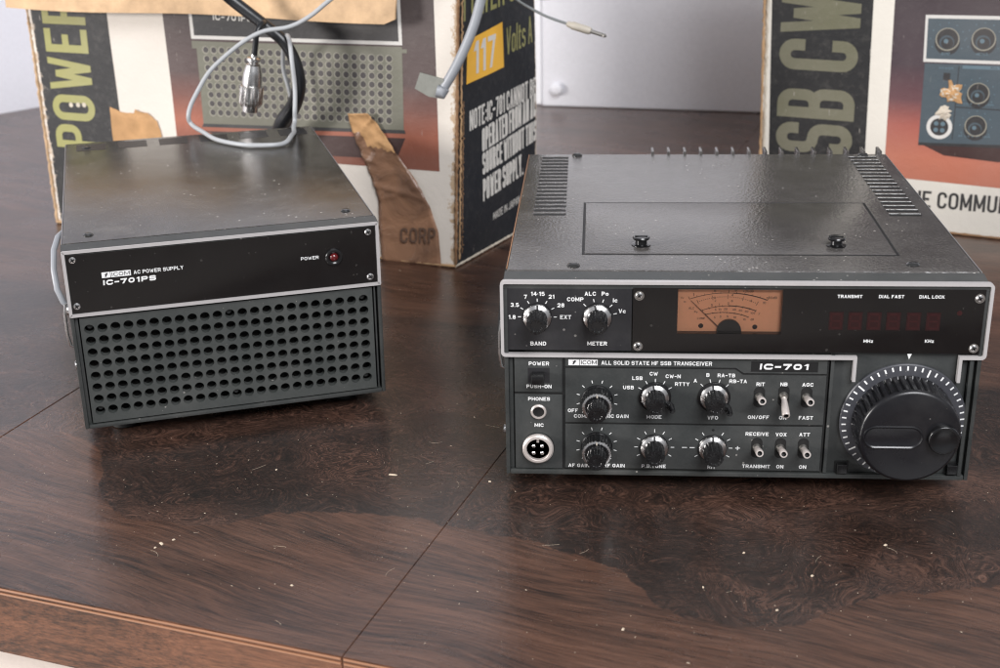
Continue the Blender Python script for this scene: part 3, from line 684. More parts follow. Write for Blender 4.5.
m = MB(M['edge_reflection']); m.box(.35, .85, 20, 262, 118.7, 119.5, bev=.1); tag(m.build('wear_reflection_edge', cov), 'left edge strip with an orange reflection put into its colour')  # strip stands in for an orange reflection along this edge
m = MB(M['cover'])
for i in range(15):
    x = 84+i*10.9; m.box(x, x+1.8, 262.3, 276, 30, 121.2, bev=.4)
m.box(60, 240, 262.2, 266, 28, 117)
m.build('heat_sink', R0)
# bezel
m = MB(M['bezel'])
m.mesh_in([(0, .4, 117.5), (241, .4, 117.5), (241, 15, 119.3), (0, 15, 119.3), (0, .4, 115), (241, .4, 115), (241, 15, 112), (0, 15, 112)],
          [(0, 1, 2, 3), (4, 5, 1, 0), (7, 3, 2, 6), (0, 3, 7, 4), (1, 5, 6, 2), (4, 7, 6, 5)])
m.box(0, 2.1, .6, 16, 10, 117.3, bev=.5); m.box(238.9, 241, .6, 16, 10, 117.3, bev=.5)
m.box(2.2, 238.8, .6, 16, 10, 12.6, bev=.5)
m.box(2.2, 4.2, 2.2, 15, 12.7, 79, bev=.3); m.box(235.2, 237.2, .2, 15, 12.7, 79, bev=.4)
m.box(2, 239, 4.2, 15, 11, 117, m=M['bezel'])
bz = m.build('bezel', R0)
# lower panels
m = MB(M['panel'])
m.box(5.0, 29.9, 1.2, 4, 57.4, 77.4, bev=.35); m.box(5.0, 29.9, 1.2, 4, 13.2, 56.4, bev=.35)
m.build('left_panel', R0)
# raised middle plates (top header + two rows)
m = MB(M['panel'])
m.box(30.6, 165.4, 1.9, 4, 13.2, 77.4, bev=.3)
m.box(31.4, 164.6, .9, 2, 14.0, 39.7, bev=.35)
# upper row with the notched top edge
out = [(31.4, 40.7), (164.6, 40.7), (164.6, 68.6), (122.4, 68.6), (118.4, 71.5), (31.4, 71.5)]
n = len(out)
vs = [(a, .9, b) for a, b in out]+[(a, 2., b) for a, b in out]
m.mesh_in(vs, [tuple(range(n))]+[(i, (i+1) % n, n+(i+1) % n, n+i) for i in range(n)])
m.mesh_in([(31.4, .9, 77), (164.6, .9, 77), (164.6, .9, 69.5), (122.7, .9, 69.5), (118.7, .9, 72.4), (31.4, .9, 72.4)]+[(31.4, 2., 77), (164.6, 2., 77), (164.6, 2., 69.5), (122.7, 2., 69.5), (118.7, 2., 72.4), (31.4, 2., 72.4)],
          [tuple(range(6))]+[(i, (i+1) % 6, 6+(i+1) % 6, 6+i) for i in range(6)])
mp_ = m.build('middle_panel', R0, ang=20)
gm = MB(M['black'])
def gr(a, b, w=.55, y=.85):
    a, b = Vector(a), Vector(b); d = (b-a).normalized(); nn = Vector((-d.y, d.x))*w/2
    gm.poly([(p.x, y, p.y) for p in (a-nn, b-nn, b+nn, a+nn)])
for q in (((31.2, 72), (118.5, 72)), ((118.5, 72), (122.5, 69)), ((122.5, 69), (164.6, 69)), ((31.2, 40.2), (164.8, 40.2)), ((165.2, 13.4), (165.2, 77.2)), ((30.3, 13.4), (30.3, 77.2))): gr(*q)
gr((5, 56.9), (30, 56.9), .7, 1.1)
gm.poly([(126.2, .84, 70.4), (160, .84, 70.4), (160, .84, 76.1), (126.2, .84, 76.1)])
gm.build('grooves', mp_, smooth=False)
m = MB(M['panel'])
m.box(166.6, 234.8, 3.0, 4.6, 12.8, 80.6, bev=.2)
m.box(166.4, 168.2, 1.0, 3.2, 12.8, 80, bev=.3)
dp = m.build('dial_panel', R0)
for x, z in ((176, 15.8), (232.4, 16.2)):
    m = MB(M['black']); m.box(x-2.6, x+2.6, -.6, 3, z-2.4, z+2.8, M['knob'], bev=.3)
    m.box(x-3.6, x+3.6, 2.6, 3.2, z-3.4, z+3.6, M['black'])
    m.build('brake_button', dp)
# trim frame, open below the dial
r_ = 1.6
def cor(x, z, sx, sz, r=.9):
    return [(x+sx*r*(1-math.cos(a)) if 0 else x+sx*(r-r*math.cos(a)), z+sz*(r-r*math.sin(a))) for a in (0, PI/8, PI/4, 3*PI/8, PI/2)]
pts = [(229.4, 66), (229.4, 80.2), (240.1, 80.2)]+cor(241, 80.2, -1, 1)[::-1][1:]+cor(241, 117.7, -1, -1)+cor(0, 117.7, 1, -1)[::-1]+cor(0, 79.6, 1, 1)+[(178.9, 79.6), (178.9, 66)]
m = MB(M['trim']); 
pts = pts[::-1]
m.stroke(pts, -1.6, -.8, 2.2)
m.build('trim_frame', R0, ang=25)
# upper panel + acrylic
m = MB(M['panelblk']); m.box(2.0, 65.0, .5, 2.6, 81.6, 115.8); up = m.build('upper_panel', R0, smooth=False)
m = MB(M['glass'])
GX0, GX1, GZ0, GZ1 = 65.5, 239.0, 81.6, 115.8
MX0, MX1, MZ0, MZ1 = 88.0, 140.0, 91.3, 115.4
m.box(GX0, MX0, .2, 2.6, GZ0, GZ1); m.box(MX1, GX1, .2, 2.6, GZ0, GZ1); m.box(MX0+.001, MX1-.001, .2, 2.6, GZ0, MZ0); m.box(MX0+.001, MX1-.001, .2, 2.6, MZ1, GZ1)
aw = m.build('acrylic_window', R0, smooth=False)
for x, z in ((68.6, 111.6), (68.4, 84.2), (236.2, 111.2), (236.0, 84.6)):
    m = MB(M['silver']); screw_mb(m, x, z, .2, 1.9, M['silver']); m.lathe([(2.5, 0), (2.5, .25)], x, z, .2, 20, M['dull']); m.build('screw', aw)
# meter
mt = MB(M['meterface'])
mt.box(MX0-1, MX1+1, 4.0, 4.15, MZ0-.5, MZ1+.4)
me_ = mt.build('meter', R0, smooth=False)
m = MB(M['glass'])
m.box(MX0-1.2, MX0, 2.6, 4.0, MZ0-1, MZ1+1); m.box(MX1, MX1+1.2, 2.6, 4.0, MZ0-1, MZ1+1); m.box(MX0-.01, MX1+.01, 2.61, 3.99, MZ0-1, MZ0)
m.build('meter_housing', me_, smooth=False); m = MB(M['knob'])
m.lathe([(6.2, 0), (6.2, 1.3)], 114.3, MZ0+.6, 3.9, 40, M['knob'])
m.build('pivot_cover', me_)
ink = MB(M['meterink'])
def arc3(p0, p1, p2):
    (x0, y0), (x1, y1), (x2, y2) = p0, p1, p2
    d = 2*(x0*(y1-y2)+x1*(y2-y0)+x2*(y0-y1))
    ux = ((x0*x0+y0*y0)*(y1-y2)+(x1*x1+y1*y1)*(y2-y0)+(x2*x2+y2*y2)*(y0-y1))/d
    uy = ((x0*x0+y0*y0)*(x2-x1)+(x1*x1+y1*y1)*(x0-x2)+(x2*x2+y2*y2)*(x1-x0))/d
    return ux, uy, math.hypot(x0-ux, y0-uy)
def clampz(z): return min(z, 114.6)
def arc_strip(pts3, w, f0=0., f1=1., y=3.95, n=40):
    cx, cz, r = arc3(*pts3); a0 = math.atan2(pts3[0][1]-cz, pts3[0][0]-cx); a1 = math.atan2(pts3[2][1]-cz, pts3[2][0]-cx)
    for i in range(n):
        fa, fb = f0+(f1-f0)*i/n, f0+(f1-f0)*(i+1)/n; a, b = a0+(a1-a0)*fa, a0+(a1-a0)*fb
        ink.poly([(cx+q*math.cos(t), y, cz+q*math.sin(t)) for q, t in ((r-w/2, a), (r-w/2, b), (r+w/2, b), (r+w/2, a))])
    return cx, cz, r, a0, a1
def ticks(pts3, n, l0, l1, w=.22, y=3.94):
    cx, cz, r = arc3(*pts3); a0 = math.atan2(pts3[0][1]-cz, pts3[0][0]-cx); a1 = math.atan2(pts3[2][1]-cz, pts3[2][0]-cx)
    for i in range(n+1):
        a = a0+(a1-a0)*i/n; d = Vector((math.cos(a), math.sin(a))); s_ = Vector((-d.y, d.x))*w/2; c = Vector((cx, cz))
        ink.poly([(p.x, y, p.y) for p in (c+d*(r+l0)-s_, c+d*(r+l0)+s_, c+d*(r+l1)+s_, c+d*(r+l1)-s_)])
A = D['meter_arcs']
arc_strip(A[0], .3, 0, .56); arc_strip(A[0], .5, .56, 1); ticks(A[0], 10, 0, .8); ticks(A[0], 2, 0, 1.6, .2)
arc_strip(A[1], .3, 0, .47); arc_strip(A[1], .5, .47, 1); ticks(A[1], 8, -.6, .6)
arc_strip(A[2], .34, 0, .5); arc_strip(A[2], .38, .52, 1); ticks(A[2], 6, -.5, .5)
ticks(A[3], 30, -.22, .22, .3); ticks(A[3], 4, -1.2, 1.2, .2)
for t_, x, z, c in D['meter_txt']: label(ink, t_, x, min(z, 113.9), c, 3.93, M['meterink'], .14)
a, b = [Vector(q) for q in D['meter_needle']]
a = Vector((110.9, 91.9)); d = (b-a).normalized(); s_ = Vector((-d.y, d.x))*.24
ink.poly([(p.x, 3.2, p.y) for p in (a-s_, b-s_*.5, b+s_*.5, a+s_)]); 
for x, z in D['meter_screws']: ink.lathe([(1.3, 0), (1.1, .4)], x, z, 4.0, 16, M['meterink'])
ink.build('meter_scale', me_, smooth=False)
m = MB(M['pane']); m.poly([(MX0, .6, MZ0), (MX1, .6, MZ0), (MX1, .6, MZ1), (MX0, .6, MZ1)]); m.build('meter_glass', me_, smooth=False)
# unlit digits
dx0 = [163.5, 172.9, 182.2, 191.7, 201.6, 211.2]
for i, x in enumerate(dx0):
    m = MB(M['digit']); z0, z1, w = 94.0, 103.6, 7.0
    m.poly([(x, .12, z0), (x+w, .12, z0), (x+w, .12, z1), (x, .12, z1)])
    zc = (z0+z1)/2
    for (p, q, r2, s2) in ((1.2, w-1.2, z1-1.6, z1-.7), (1.2, w-1.2, zc-.4, zc+.4), (1.2, w-1.2, z0+.7, z0+1.6), (.7, 1.5, zc+.6, z1-1.2), (.7, 1.5, z0+1.2, zc-.6), (w-1.5, w-.7, zc+.6, z1-1.2), (w-1.5, w-.7, z0+1.2, zc-.6)):
        m.poly([(x+p, .07, r2), (x+q, .07, r2), (x+q, .07, s2), (x+p, .07, s2)], M['digitseg'])
    m.build('digit', aw, smooth=False)
m = MB(M['digitseg']); m.lathe([(1.3, 0), (1.3, .12)], 227.2, 103.4, .2, 16, M['digitseg']); m.build('indicator_lamp', aw)
# white lettering
m = MB(M['white'])
for t_, x, z, c in D['labels_up']: label(m, t_, x, z, c, .42, M['white'])
def dial_ticks(mb, cx, cz, angs, r0, r1, y, w=.42):
    for a in angs:
        a = math.radians(90-a); d = Vector((math.cos(a), math.sin(a))); s_ = Vector((-d.y, d.x))*w/2; c = Vector((cx, cz))
        mb.poly([(p.x, y, p.y) for p in (c+d*r0-s_, c+d*r0+s_, c+d*r1+s_, c+d*r1-s_)], M['white'])
dial_ticks(m, 17.2, 99.7, (-90, -60, -30, 0, 30, 60, 90), 8.3, 9.9, .42)
dial_ticks(m, 47.7, 99.8, (-45, -12, 18, 48, 78), 8.3, 10, .42)
m.build('lettering', up, smooth=False)
m = MB(M['white'])
for t_, x, z, c in D['labels_glass']: label(m, t_, x, z, c, .1, M['white'])
m.build('lettering', aw, smooth=False)
m = MB(M['white'])
for t_, x, z, c in D['labels_low']:
    if t_ == '+': continue
    label(m, t_, x, z, c, 1.1 if x < 30 else .8, M['white'])
m.poly([(p[0], .8, p[1]) for p in ((105.6, 26.9), (102.9, 26.9), (102.9, 27.3), (105.6, 27.3))]) if 0 else None
dial_ticks(m, 47.9, 54.0, (-135, -105, -75, -45, -15, 15, 45, 75, 105), 9.3, 10.9, .8)
dial_ticks(m, 47.9, 27.2, (-135, -105, -75, -45, -15, 15, 45, 75, 105, 135), 9.3, 10.9, .8)
dial_ticks(m, 77.8, 55.9, (-60, -30, 0, 30, 58), 8.2, 10, .8)
dial_ticks(m, 108.1, 56.2, (-45, -14, 16, 46), 8.2, 10, .8)
dial_ticks(m, 78.1, 26.8, (-120, -90, -60, -30, 0, 30, 60, 90, 120), 8.6, 10.4, .8)
dial_ticks(m, 108.4, 26.8, (-120, -60, -32, 32, 60, 90, 120), 8.6, 10.4, .8)
m.poly([(p[0], .78, p[1]) for p in ((120.3, 26.6), (122.7, 26.6), (122.7, 27.1), (120.3, 27.1))]); m.poly([(p[0], .77, p[1]) for p in ((121.25, 25.7), (121.75, 25.7), (121.75, 28.0), (121.25, 28.0))])
for x in (92.6, 96.6): m.poly([(x, .8, 26.6), (x+2.6, .8, 26.6), (x+2.6, .8, 27.05), (x, .8, 27.05)])
m.lathe([(.7, 0), (.7, .06)], 108.5, 37.1, .9, 12, M['black'])
m.build('lettering', mp_, smooth=False); m = MB(M['white'])
# header strip
x0 = 31.6; wd = 16.8
# logo badge : light block, dark letters
m.poly([(33.0, .8, 73.1), (38.6, .8, 73.1), (38.6, .8, 76.3), (33.0, .8, 76.3)])
m.poly([(38.9, .8, 73.1), (48.0, .8, 73.1), (48.0, .8, 76.3), (38.9, .8, 76.3)])
put_text(m, 'ICOM', lambda a, b: (39.5+a, .74, 73.6+b), M['panelblk'], .15, w=8.0, h=2.2)
m.poly([(35.0, .74, 73.6), (35.8, .74, 73.6), (37.0, .74, 75.8), (36.0, .74, 75.8)], M['panelblk']); m.poly([(35.2, .73, 74.9), (36.8, .73, 74.9), (36.8, .73, 75.4), (35.2, .73, 75.4)], M['panelblk'])
put_text(m, 'ALL SOLID STATE HF SSB TRANSCEIVER', lambda a, b: (49.9+a, .8, 73.5+b), M['white'], .18, w=56.5, h=2.2)
m.build('lettering', mp_, smooth=False); m = MB(M['white'])
put_text(m, 'IC-701', lambda a, b: (130.6+a+b*.08, .78, 71.7+b), M['white'], .30, w=24.6, h=3.2)
m.build('lettering', mp_, smooth=False)
m = MB(M['white']); m.poly([(202.3, -.95, 82.0), (206.5, -.95, 82.0), (204.5, -.95, 78.4)]); 
m.mesh_in([(202.6, 2.9, 80.4), (206.4, 2.9, 80.4), (204.5, 2.9, 76.8)], [(0, 1, 2)]); m.bm.faces.ensure_lookup_table(); bmesh.ops.delete(m.bm, geom=[m.bm.faces[0]], context='FACES')
m = MB(M['white']); m.poly([(203.5, -.6, 81.6), (205.7, -.6, 81.6), (204.6, -.6, 78.6)]); m.build('dial_pointer', R0, smooth=False)

# knobs
def knob_flat(k, n=12, depth=.1):
    return lambda a, o: 1-depth*max(0, math.sin(n*a))**2
def control_knob(x, z, y, kind, ang=0):
    """kind: 'plain' silver-skirted fluted knob, 'double' concentric pair, 'lever' with a pointer lug"""
    if kind == 'double':
        m = MB(M['knob'])
        m.lathe([(8.3, 0), (8.3, 1.2), (7.9, 1.8), (7.7, 9.6)], x, z, y, 64, M['knob'], lambda a, o: 1-.03*(math.sin(30*a) > 0)*(o > 1.5))
        m.lathe([(7.75, 9.55), (7.6, 10.2), (6.7, 10.5), (6.1, 10.3)], x, z, y, 64, M['silver'], lambda a, o: 1-.035*(math.sin(30*a) > 0))
        m.lathe([(6.1, 10.35), (5.2, 10.4)], x, z, y, 40, M['knob'])
        k = m.build('control_knob', R0, ang=25); dd = 10.3
        p = MB(M['white']); p.box(x-.35, x+.35, y-10.75, y-10.4, z+5.6, z+7.2, M['jack']); p.build('pointer_mark', k)
        c = MB(M['knob'])
        c.lathe([(5.4, dd), (5.2, dd+1.6), (4.9, 18.6), (4.4, 19.4), (2.6, 19.5), (2.4, 19.2), (.4, 19.2)], x, z, y, 96, M['knob'], lambda a, o: (1-.10*max(0., math.sin(14*a))**1.0) if o < 19.3 and o > dd+.5 and o > 1 else 1)
        c.build('inner_cap', k, ang=40)
    else:
        m = MB(M['knob'])
        m.lathe([(7.5, 0), (7.5, 1.3), (7.2, 1.6)], x, z, y, 48, M['knob'])
        m.lathe([(7.25, 1.55), (7.0, 2.4), (5.6, 3.4), (5.0, 3.6)], x, z, y, 48, M['silver'])
        k = m.build('control_knob', R0, ang=30)
        if kind == 'lever':
            l = MB(M['knob'])
            l.lathe([(8.3, .2), (8.3, 1.5), (7.5, 1.9)], x, z, y, 48, M['knob'])
            a = math.radians(ang); d = Vector((math.sin(a), 0, math.cos(a)))
            p0 = Vector((x, y-1.0, z))+d*6.5
            l.tube([p0, p0+d*2.6+Vector((0, -2, 0)), p0+d*3.4+Vector((0, -7, 0)), p0+d*3.6+Vector((0, -8, 0))], 1.9, rr=[2.2, 2.0, 1.5, .9])
            l.build('lever_ring', k)
        p = MB(M['black']); a = math.radians(ang if kind != 'lever' else -8); d = Vector((math.sin(a), math.cos(a))); s_ = Vector((-d.y, d.x))*.55
        q0, q1 = Vector((x, z))+d*4.6, Vector((x, z))+d*7.2
        p.mesh_in([(q0.x-s_.x, y-3.9, q0.y-s_.y), (q0.x+s_.x, y-3.9, q0.y+s_.y), (q1.x+s_.x, y-2.6, q1.y+s_.y), (q1.x-s_.x, y-2.6, q1.y-s_.y)], [(0, 1, 2, 3)])
        p.build('pointer_mark', k, smooth=False)
        c = MB(M['knob'])
        c.lathe([(5.3, 3.5), (5.3, 5.0), (5.0, 12.2), (4.5, 13.4), (3.1, 13.6), (2.9, 13.3), (.4, 13.3)], x, z, y, 96, M['knob'], lambda a, o: (1-.13*max(0., math.sin(12*a))) if 4 < o < 13.35 else 1)
        c.build('fluted_cap', k, ang=40)
    return k
control_knob(17.2, 99.7, .5, 'plain', 2); control_knob(47.7, 99.8, .5, 'plain', -10)
control_knob(47.9, 53.7, .9, 'double'); control_knob(47.9, 26.9, .9, 'double')
control_knob(77.8, 55.9, .9, 'lever', 118); control_knob(108.1, 56.2, .9, 'lever', 128)
control_knob(78.1, 26.8, .9, 'plain', 0); control_knob(108.4, 26.8, .9, 'plain', 0)
# toggles
def toggle(x, z, tilt):
    m = MB(M['black'])
    n = 24; pts = []
    for k in range(n):
        a = 2*PI*k/n; pts.append((x+2.9*math.cos(a), .84, z+(3.0 if math.sin(a) > 0 else -3.0)+2.9*math.sin(a)))
    m.poly(pts, M['black'])
    m.lathe([(2.4, 0), (2.2, 1.0), (1.7, 2.2)], x, z, .9, 20, M['dull'])
    b = m.build('toggle_switch', R0)
    l = MB(M['pinkmetal'])
    mt_ = Matrix.Translation((x, .9, z)) @ Matrix.Rotation(math.radians(-tilt), 4, 'X')
    l.lathe([(1.35, .5), (1.5, 3), (1.95, 9), (2.05, 13.2), (1.85, 13.7), (1.25, 13.7)], 0, 0, 0, 24, M['pinkmetal'], mat=mt_, caps=False)
    l.lathe([(1.25, 13.7), (1.15, 12.2), (.2, 12.0)], 0, 0, 0, 24, M['black'], mat=mt_, caps=False)
    l.build('lever', b)
for x, z, t_ in ((131.2, 56.2, 15), (143.6, 57.0, -24), (155.2, 56.4, 13), (131.4, 27.2, 14), (143.6, 27.2, 13), (155.4, 27.2, 12)): toggle(x, z, t_)
# microphone socket, phones jack, power button
m = MB(M['silver'])
m.lathe([(8.6, 0), (8.6, .6), (8.2, 1.0)], 17, 25.6, 1.2, 48, M['black'])
m.lathe([(8.3, .8), (8.2, 2.6), (7.4, 3.4), (6.3, 3.5), (6.0, 3.1), (6.0, 1.2)], 17, 25.6, 1.2, 56, M['pinkmetal'], caps=False)
ms = m.build('microphone_socket', R0)
m = MB(M['black']); m.lathe([(6.05, 1.2), (.3, 1.2)], 17, 25.6, 1.2, 32, M['black']); m.box(16.2, 17.8, -3.0, -.2, 30.2, 31.4, M['pinkmetal'], bev=.2); m.build('socket_insert', ms)
for a, b in ((-2.2, 2.0), (2.2, 2.0), (-2.2, -2.0), (2.2, -2.0)):
    m = MB(M['silver']); m.lathe([(.95, 1.2), (.95, 2.6), (.5, 3.0)], 17+a, 25.4+b, 1.2, 16, M['silver']); m.build('pin', ms)
m = MB(M['dull']); m.lathe([(4.1, 0), (4.1, .8), (3.6, 1.3), (3.1, 1.3), (3.0, .2)], 17.4, 46.4, 1.2, 40, M['pinkmetal'], caps=False); m.lathe([(3.05, .2), (.2, .15)], 17.4, 46.4, 1.2, 24, M['black']); m.build('headphone_jack', R0)
m = MB(M['black'])
m.poly([(12.0, 1.12, 62.9), (23.2, 1.12, 62.9), (23.2, 1.12, 71.2), (12.0, 1.12, 71.2)], M['panelblk'])
m.box(13.9, 20.6, -5.4, 1.1, 64.2, 69.3, M['knob'], bev=.5); m.build('power_button', R0)
# tuning dial
TX, TZ = 204.7, 43.6
m = MB(M['skirt'])
m.lathe([(31.9, 1), (31.9, 2.2), (31.4, 2.7), (27.4, 3.2)], TX, TZ, 3.0, 128, M['skirt'])
td = m.build('tuning_dial', R0, ang=25)
m = MB(M['white'])
for i in range(50):
    a = 68.3+7.2*i; long = i % 10 == 0
    a = math.radians(a); d = Vector((math.cos(a), math.sin(a))); w = (.42 if long else .40); s_ = Vector((-d.y, d.x))*w; c = Vector((TX, TZ))
    r0, r1 = (27.0 if long else 28.7), 30.9
    f = lambda r: 3.0-(2.72+(31.4-r)*(.5/4.0))-.06
    p = [(c+d*r0-s_, r0), (c+d*r0+s_, r0), (c+d*r1+s_, r1), (c+d*r1-s_, r1)]
    m.poly([(q.x, f(r), q.y) for q, r in p])
m.build('dial_marks', td, smooth=False)
m = MB(M['dial'])
m.lathe([(26.0, 3.1), (26.0, 4.0), (25.6, 18.6), (25.2, 19.4)], TX, TZ, 3.0, 288, M['dial'], lambda a, o: 1-.065*max(0., math.sin(44*a))**.7 if o > 3.5 and o < 19.2 else 1)
m.lathe([(25.3, 19.0), (25.0, 20.2), (24.2, 21.0), (23.2, 21.3), (12, 21.35), (.3, 21.35)], TX, TZ, 3.0, 96, M['dial'])
kb = m.build('knurled_knob', td, ang=35)
def stadium(cx, cz, hw, r, y, n=16):
    o = []
    for k in range(n+1):
        a = -PI/2+PI*k/n; o.append((cx+hw+r*math.cos(a), y, cz+r*math.sin(a)))
    for k in range(n+1):
        a = PI/2+PI*k/n; o.append((cx-hw+r*math.cos(a), y, cz+r*math.sin(a)))
    return o
m = MB(M['dial']); YF = 3.0-21.35
loops = [stadium(TX-8.6, TZ, 8.6, 6.3, YF+.1), stadium(TX-8.6, TZ, 8.6, 6.2, YF-.55), stadium(TX-8.6, TZ, 8.6, 5.7, YF-.75), stadium(TX-8.6, TZ, 8.6, 5.2, YF-.3), stadium(TX-8.6, TZ, 8.6, 4.8, YF-.12)]
vs = [p for l in loops for p in l]; n = len(loops[0]); fs = [(a*n+i, a*n+(i+1) % n, (a+1)*n+(i+1) % n, (a+1)*n+i) for a in range(len(loops)-1) for i in range(n)]+[tuple(range((len(loops)-1)*n, len(loops)*n))]
m.mesh_in(vs, fs); m.build('raised_oval', kb, ang=50)
m = MB(M['knob'])
m.lathe([(7.6, -.3), (7.8, 2.0), (7.6, 3.0), (7.0, 3.5), (6.4, 3.3), (4.6, 2.5), (2.4, 2.1), (.2, 2.0)], TX+16.0, TZ-.2, YF, 56, M['knob']); m.build('finger_dimple', kb, ang=60)
# feet and side fittings
for x in (30, 211):
    for y in (30, 235):
        m = MB(M['black']); vert_lathe(m, [(9, 0), (9, 8), (8, 13.5)], x, y, 0, 24, M['black']); m.build('foot', R0)
def side_fittings(parent, x, zt, zb, strap):
    m = MB(M['silver'])
    m.tube([(x+1, 6, zb+27), (x-1.6, 6, zb+26), (x-2.6, 6, zb+20), (x-2.8, 6, zb+8), (x-1.8, 6, zb+1), (x+.5, 6, zb)], .95, M['silver'], 10)
    m.lathe([(3, 0), (3, 1.2), (2, 1.8)], 0, 0, 0, 18, M['silver'], mat=Matrix.Translation((x, 7, zb+22)) @ Matrix.Rotation(-PI/2, 4, 'Z'))
    h_ = m.build('side_bracket', parent)
    m = MB(M['cthick'] if strap else M['black'])
    m.tube([(x+.5, 46, zt), (x-2, 34, zt+1), (x-4.6, 22, zt-3), (x-5.6, 14, zt-12), (x-5.0, 9, zt-22), (x-2.6, 7, zt-29), (x, 7, zt-32)] if strap else [(x+.5, 120, zt-6), (x-2.5, 90, zt-8), (x-3, 40, zt-12), (x-2.8, 16, zt-20), (x-1.5, 9, zt-30)], 1.7, seg=10)
    m.build('carry_strap', parent)
side_fittings(R0, 0, 108, 69, False)
m = MB(M['silver']); m.lathe([(2.4, 0), (2.4, 1.2), (1.4, 1.9)], 0, 0, 0, 18, M['silver'], mat=Matrix.Translation((0, 8, 33)) @ Matrix.Rotation(-PI/2, 4, 'Z')); m.build('screw', R0)

# ------------------------------------------------------------------ power supply
PW, PH, PD = 177.4, 108.8, 252.9
P0 = thing('power_supply', 'dark box-shaped power supply with perforated grille and red lamp', 'power supply', (-.2474, .0467, .010), (.00807, .00367, .35106))
m = MB(M['cover_ps']); m.box(.5, PW-.5, 9, PD, 2, PH+1.2, bev=1.3, seg=3); pc = m.build('cover', P0)
m = MB(M['edge']); m.box(PW-.75, PW-.3, 10, PD-1, PH+.6, PH+1.15, bev=.1); m.box(.28, .8, 10, PD-1, PH+.5, PH+1.2, bev=.1); m.build('wear_reflection_edge', pc)
m = MB(M['black'])
for i in range(6):
    x = 8+i*28.6; m.poly([(x, 228, PH+1.26), (x+20, 228, PH+1.26), (x+20, 247, PH+1.26), (x, 247, PH+1.26)], M['panelblk'])
m.build('vent_slots', pc, smooth=False)
for x, y in ((15, 22), (162.5, 23), (15, 236), (163, 236)):
    m = MB(M['darkscrew']); vert_lathe(m, [(2.9, 0), (2.9, .4), (2.2, 1.2), (1, 1.4)], x, y, PH+1.1, 20); m.box(x-1.7, x+1.7, y-.3, y+.3, PH+2.35, PH+2.6); m.build('screw', pc)
m = MB(M['bezel'])
m.mesh_in([(0, .4, PH-.2), (PW, .4, PH-.2), (PW, 9, PH+.9), (0, 9, PH+.9), (0, .4, PH-3), (PW, .4, PH-3), (PW, 9, PH-5), (0, 9, PH-5)],
          [(0, 1, 2, 3), (4, 5, 1, 0), (7, 3, 2, 6), (0, 3, 7, 4), (1, 5, 6, 2), (4, 7, 6, 5)])
m.box(0, 2.2, .5, 12, 0, PH-.4, bev=.6); m.box(PW-2.2, PW, .5, 12, 0, PH-.4, bev=.6); m.box(2.2, PW-2.2, .5, 12, 0, 2.4, bev=.6)
m.box(2.2, 4.0, 3, 12, 2.4, 70, bev=.2); m.box(PW-4.4, PW-3.4, 1.6, 12, 2.4, 70, bev=.2)
m.box(2, PW-2, 9, 12, 1, PH-1, M['black'])
m.build('bezel', P0)
# perforated grille : real holes
gx0, gx1, gz0, gz1 = 4.8, PW-5.4, 3.2, 68.2
cx0, cx1, cz0, cz1 = 9.6, 166.6, 10.6, 61.2; NX, NZ = 23, 8
px, pz = (cx1-cx0)/(NX-1), (cz1-cz0)/(NZ-1); hr = 2.8; YG = 1.2; YB = 5.4
m = MB(M['grille'])
bmv = m.bm.verts
xs = [gx0]+[cx0+px*(i-.5) for i in range(NX+1)]+[gx1]; zs = [gz0]+[cz0+pz*(j-.5) for j in range(NZ+1)]+[gz1]
for i in range(NX+2):
    for j in range(NZ+2):
        x0_, x1_, z0_, z1_ = xs[i], xs[i+1], zs[j], zs[j+1]
        if 1 <= i <= NX and 1 <= j <= NZ:
            cx, cz = (x0_+x1_)/2, (z0_+z1_)/2; n = 16
            outp, inn, inb = [], [], []
            for k in range(n):
                a = 2*PI*(k+.5)/n; ca, sa = math.cos(a), math.sin(a); s_ = 1/max(abs(ca)/(px/2), abs(sa)/(pz/2))
                outp.append((cx+ca*s_, YG, cz+sa*s_)); inn.append((cx+ca*hr, YG, cz+sa*hr)); inb.append((cx+ca*(hr-.25), YB, cz+sa*(hr-.25)))
            for k in (0, 4, 8, 12):   # square corners
                a = 2*PI*(k+2)/n
            vo = [bmv.new(p) for p in outp]; vi = [bmv.new(p) for p in inn]; vb = [bmv.new(p) for p in inb]
            ring2 = []
            for k in range(n):
                k2 = (k+1) % n
                a1 = 2*PI*(k+.5)/n; a2 = 2*PI*(k+1.5)/n
                corner = None
                for ac, sx, sz in ((PI/4, 1, 1), (3*PI/4, -1, 1), (5*PI/4, -1, -1), (7*PI/4, 1, -1)):
                    acr = math.atan2(sz*pz, sx*px) % (2*PI)
                    if a1 < acr < a2: corner = (cx+sx*px/2, YG, cz+sz*pz/2)
                if corner: m.bm.faces.new((vo[k], bmv.new(corner), vo[k2], vi[k2], vi[k]))
                else: m.bm.faces.new((vo[k], vo[k2], vi[k2], vi[k]))
                m.bm.faces.new((vi[k], vi[k2], vb[k2], vb[k]))
        else: m.poly([(x0_, YG, z0_), (x1_, YG, z0_), (x1_, YG, z1_), (x0_, YG, z1_)])
bmesh.ops.remove_doubles(m.bm, verts=list(m.bm.verts), dist=.01)
for a, b, c, d in ((gx0, gx1, gz0, gz0), (gx0, gx1, gz1, gz1), (gx0, gx0, gz0, gz1), (gx1, gx1, gz0, gz1)):
    m.poly([(a, YG, c), (b, YG, d), (b, 9, d), (a, 9, c)])
gg = m.build('grille', P0, ang=30)
for i, j in ((0, 0), (0, 7), (22, 0), (22, 7), (11, 0), (11, 7)):
    m = MB(M['panel']); m.lathe([(1.1, 0), (1.5, 1.2), (1.5, 2)], cx0+px*i+(0.3 if i == 0 else -.3), cz0+pz*j+.5, 7, 16, M['panel']); m.build('grille_stud', gg)
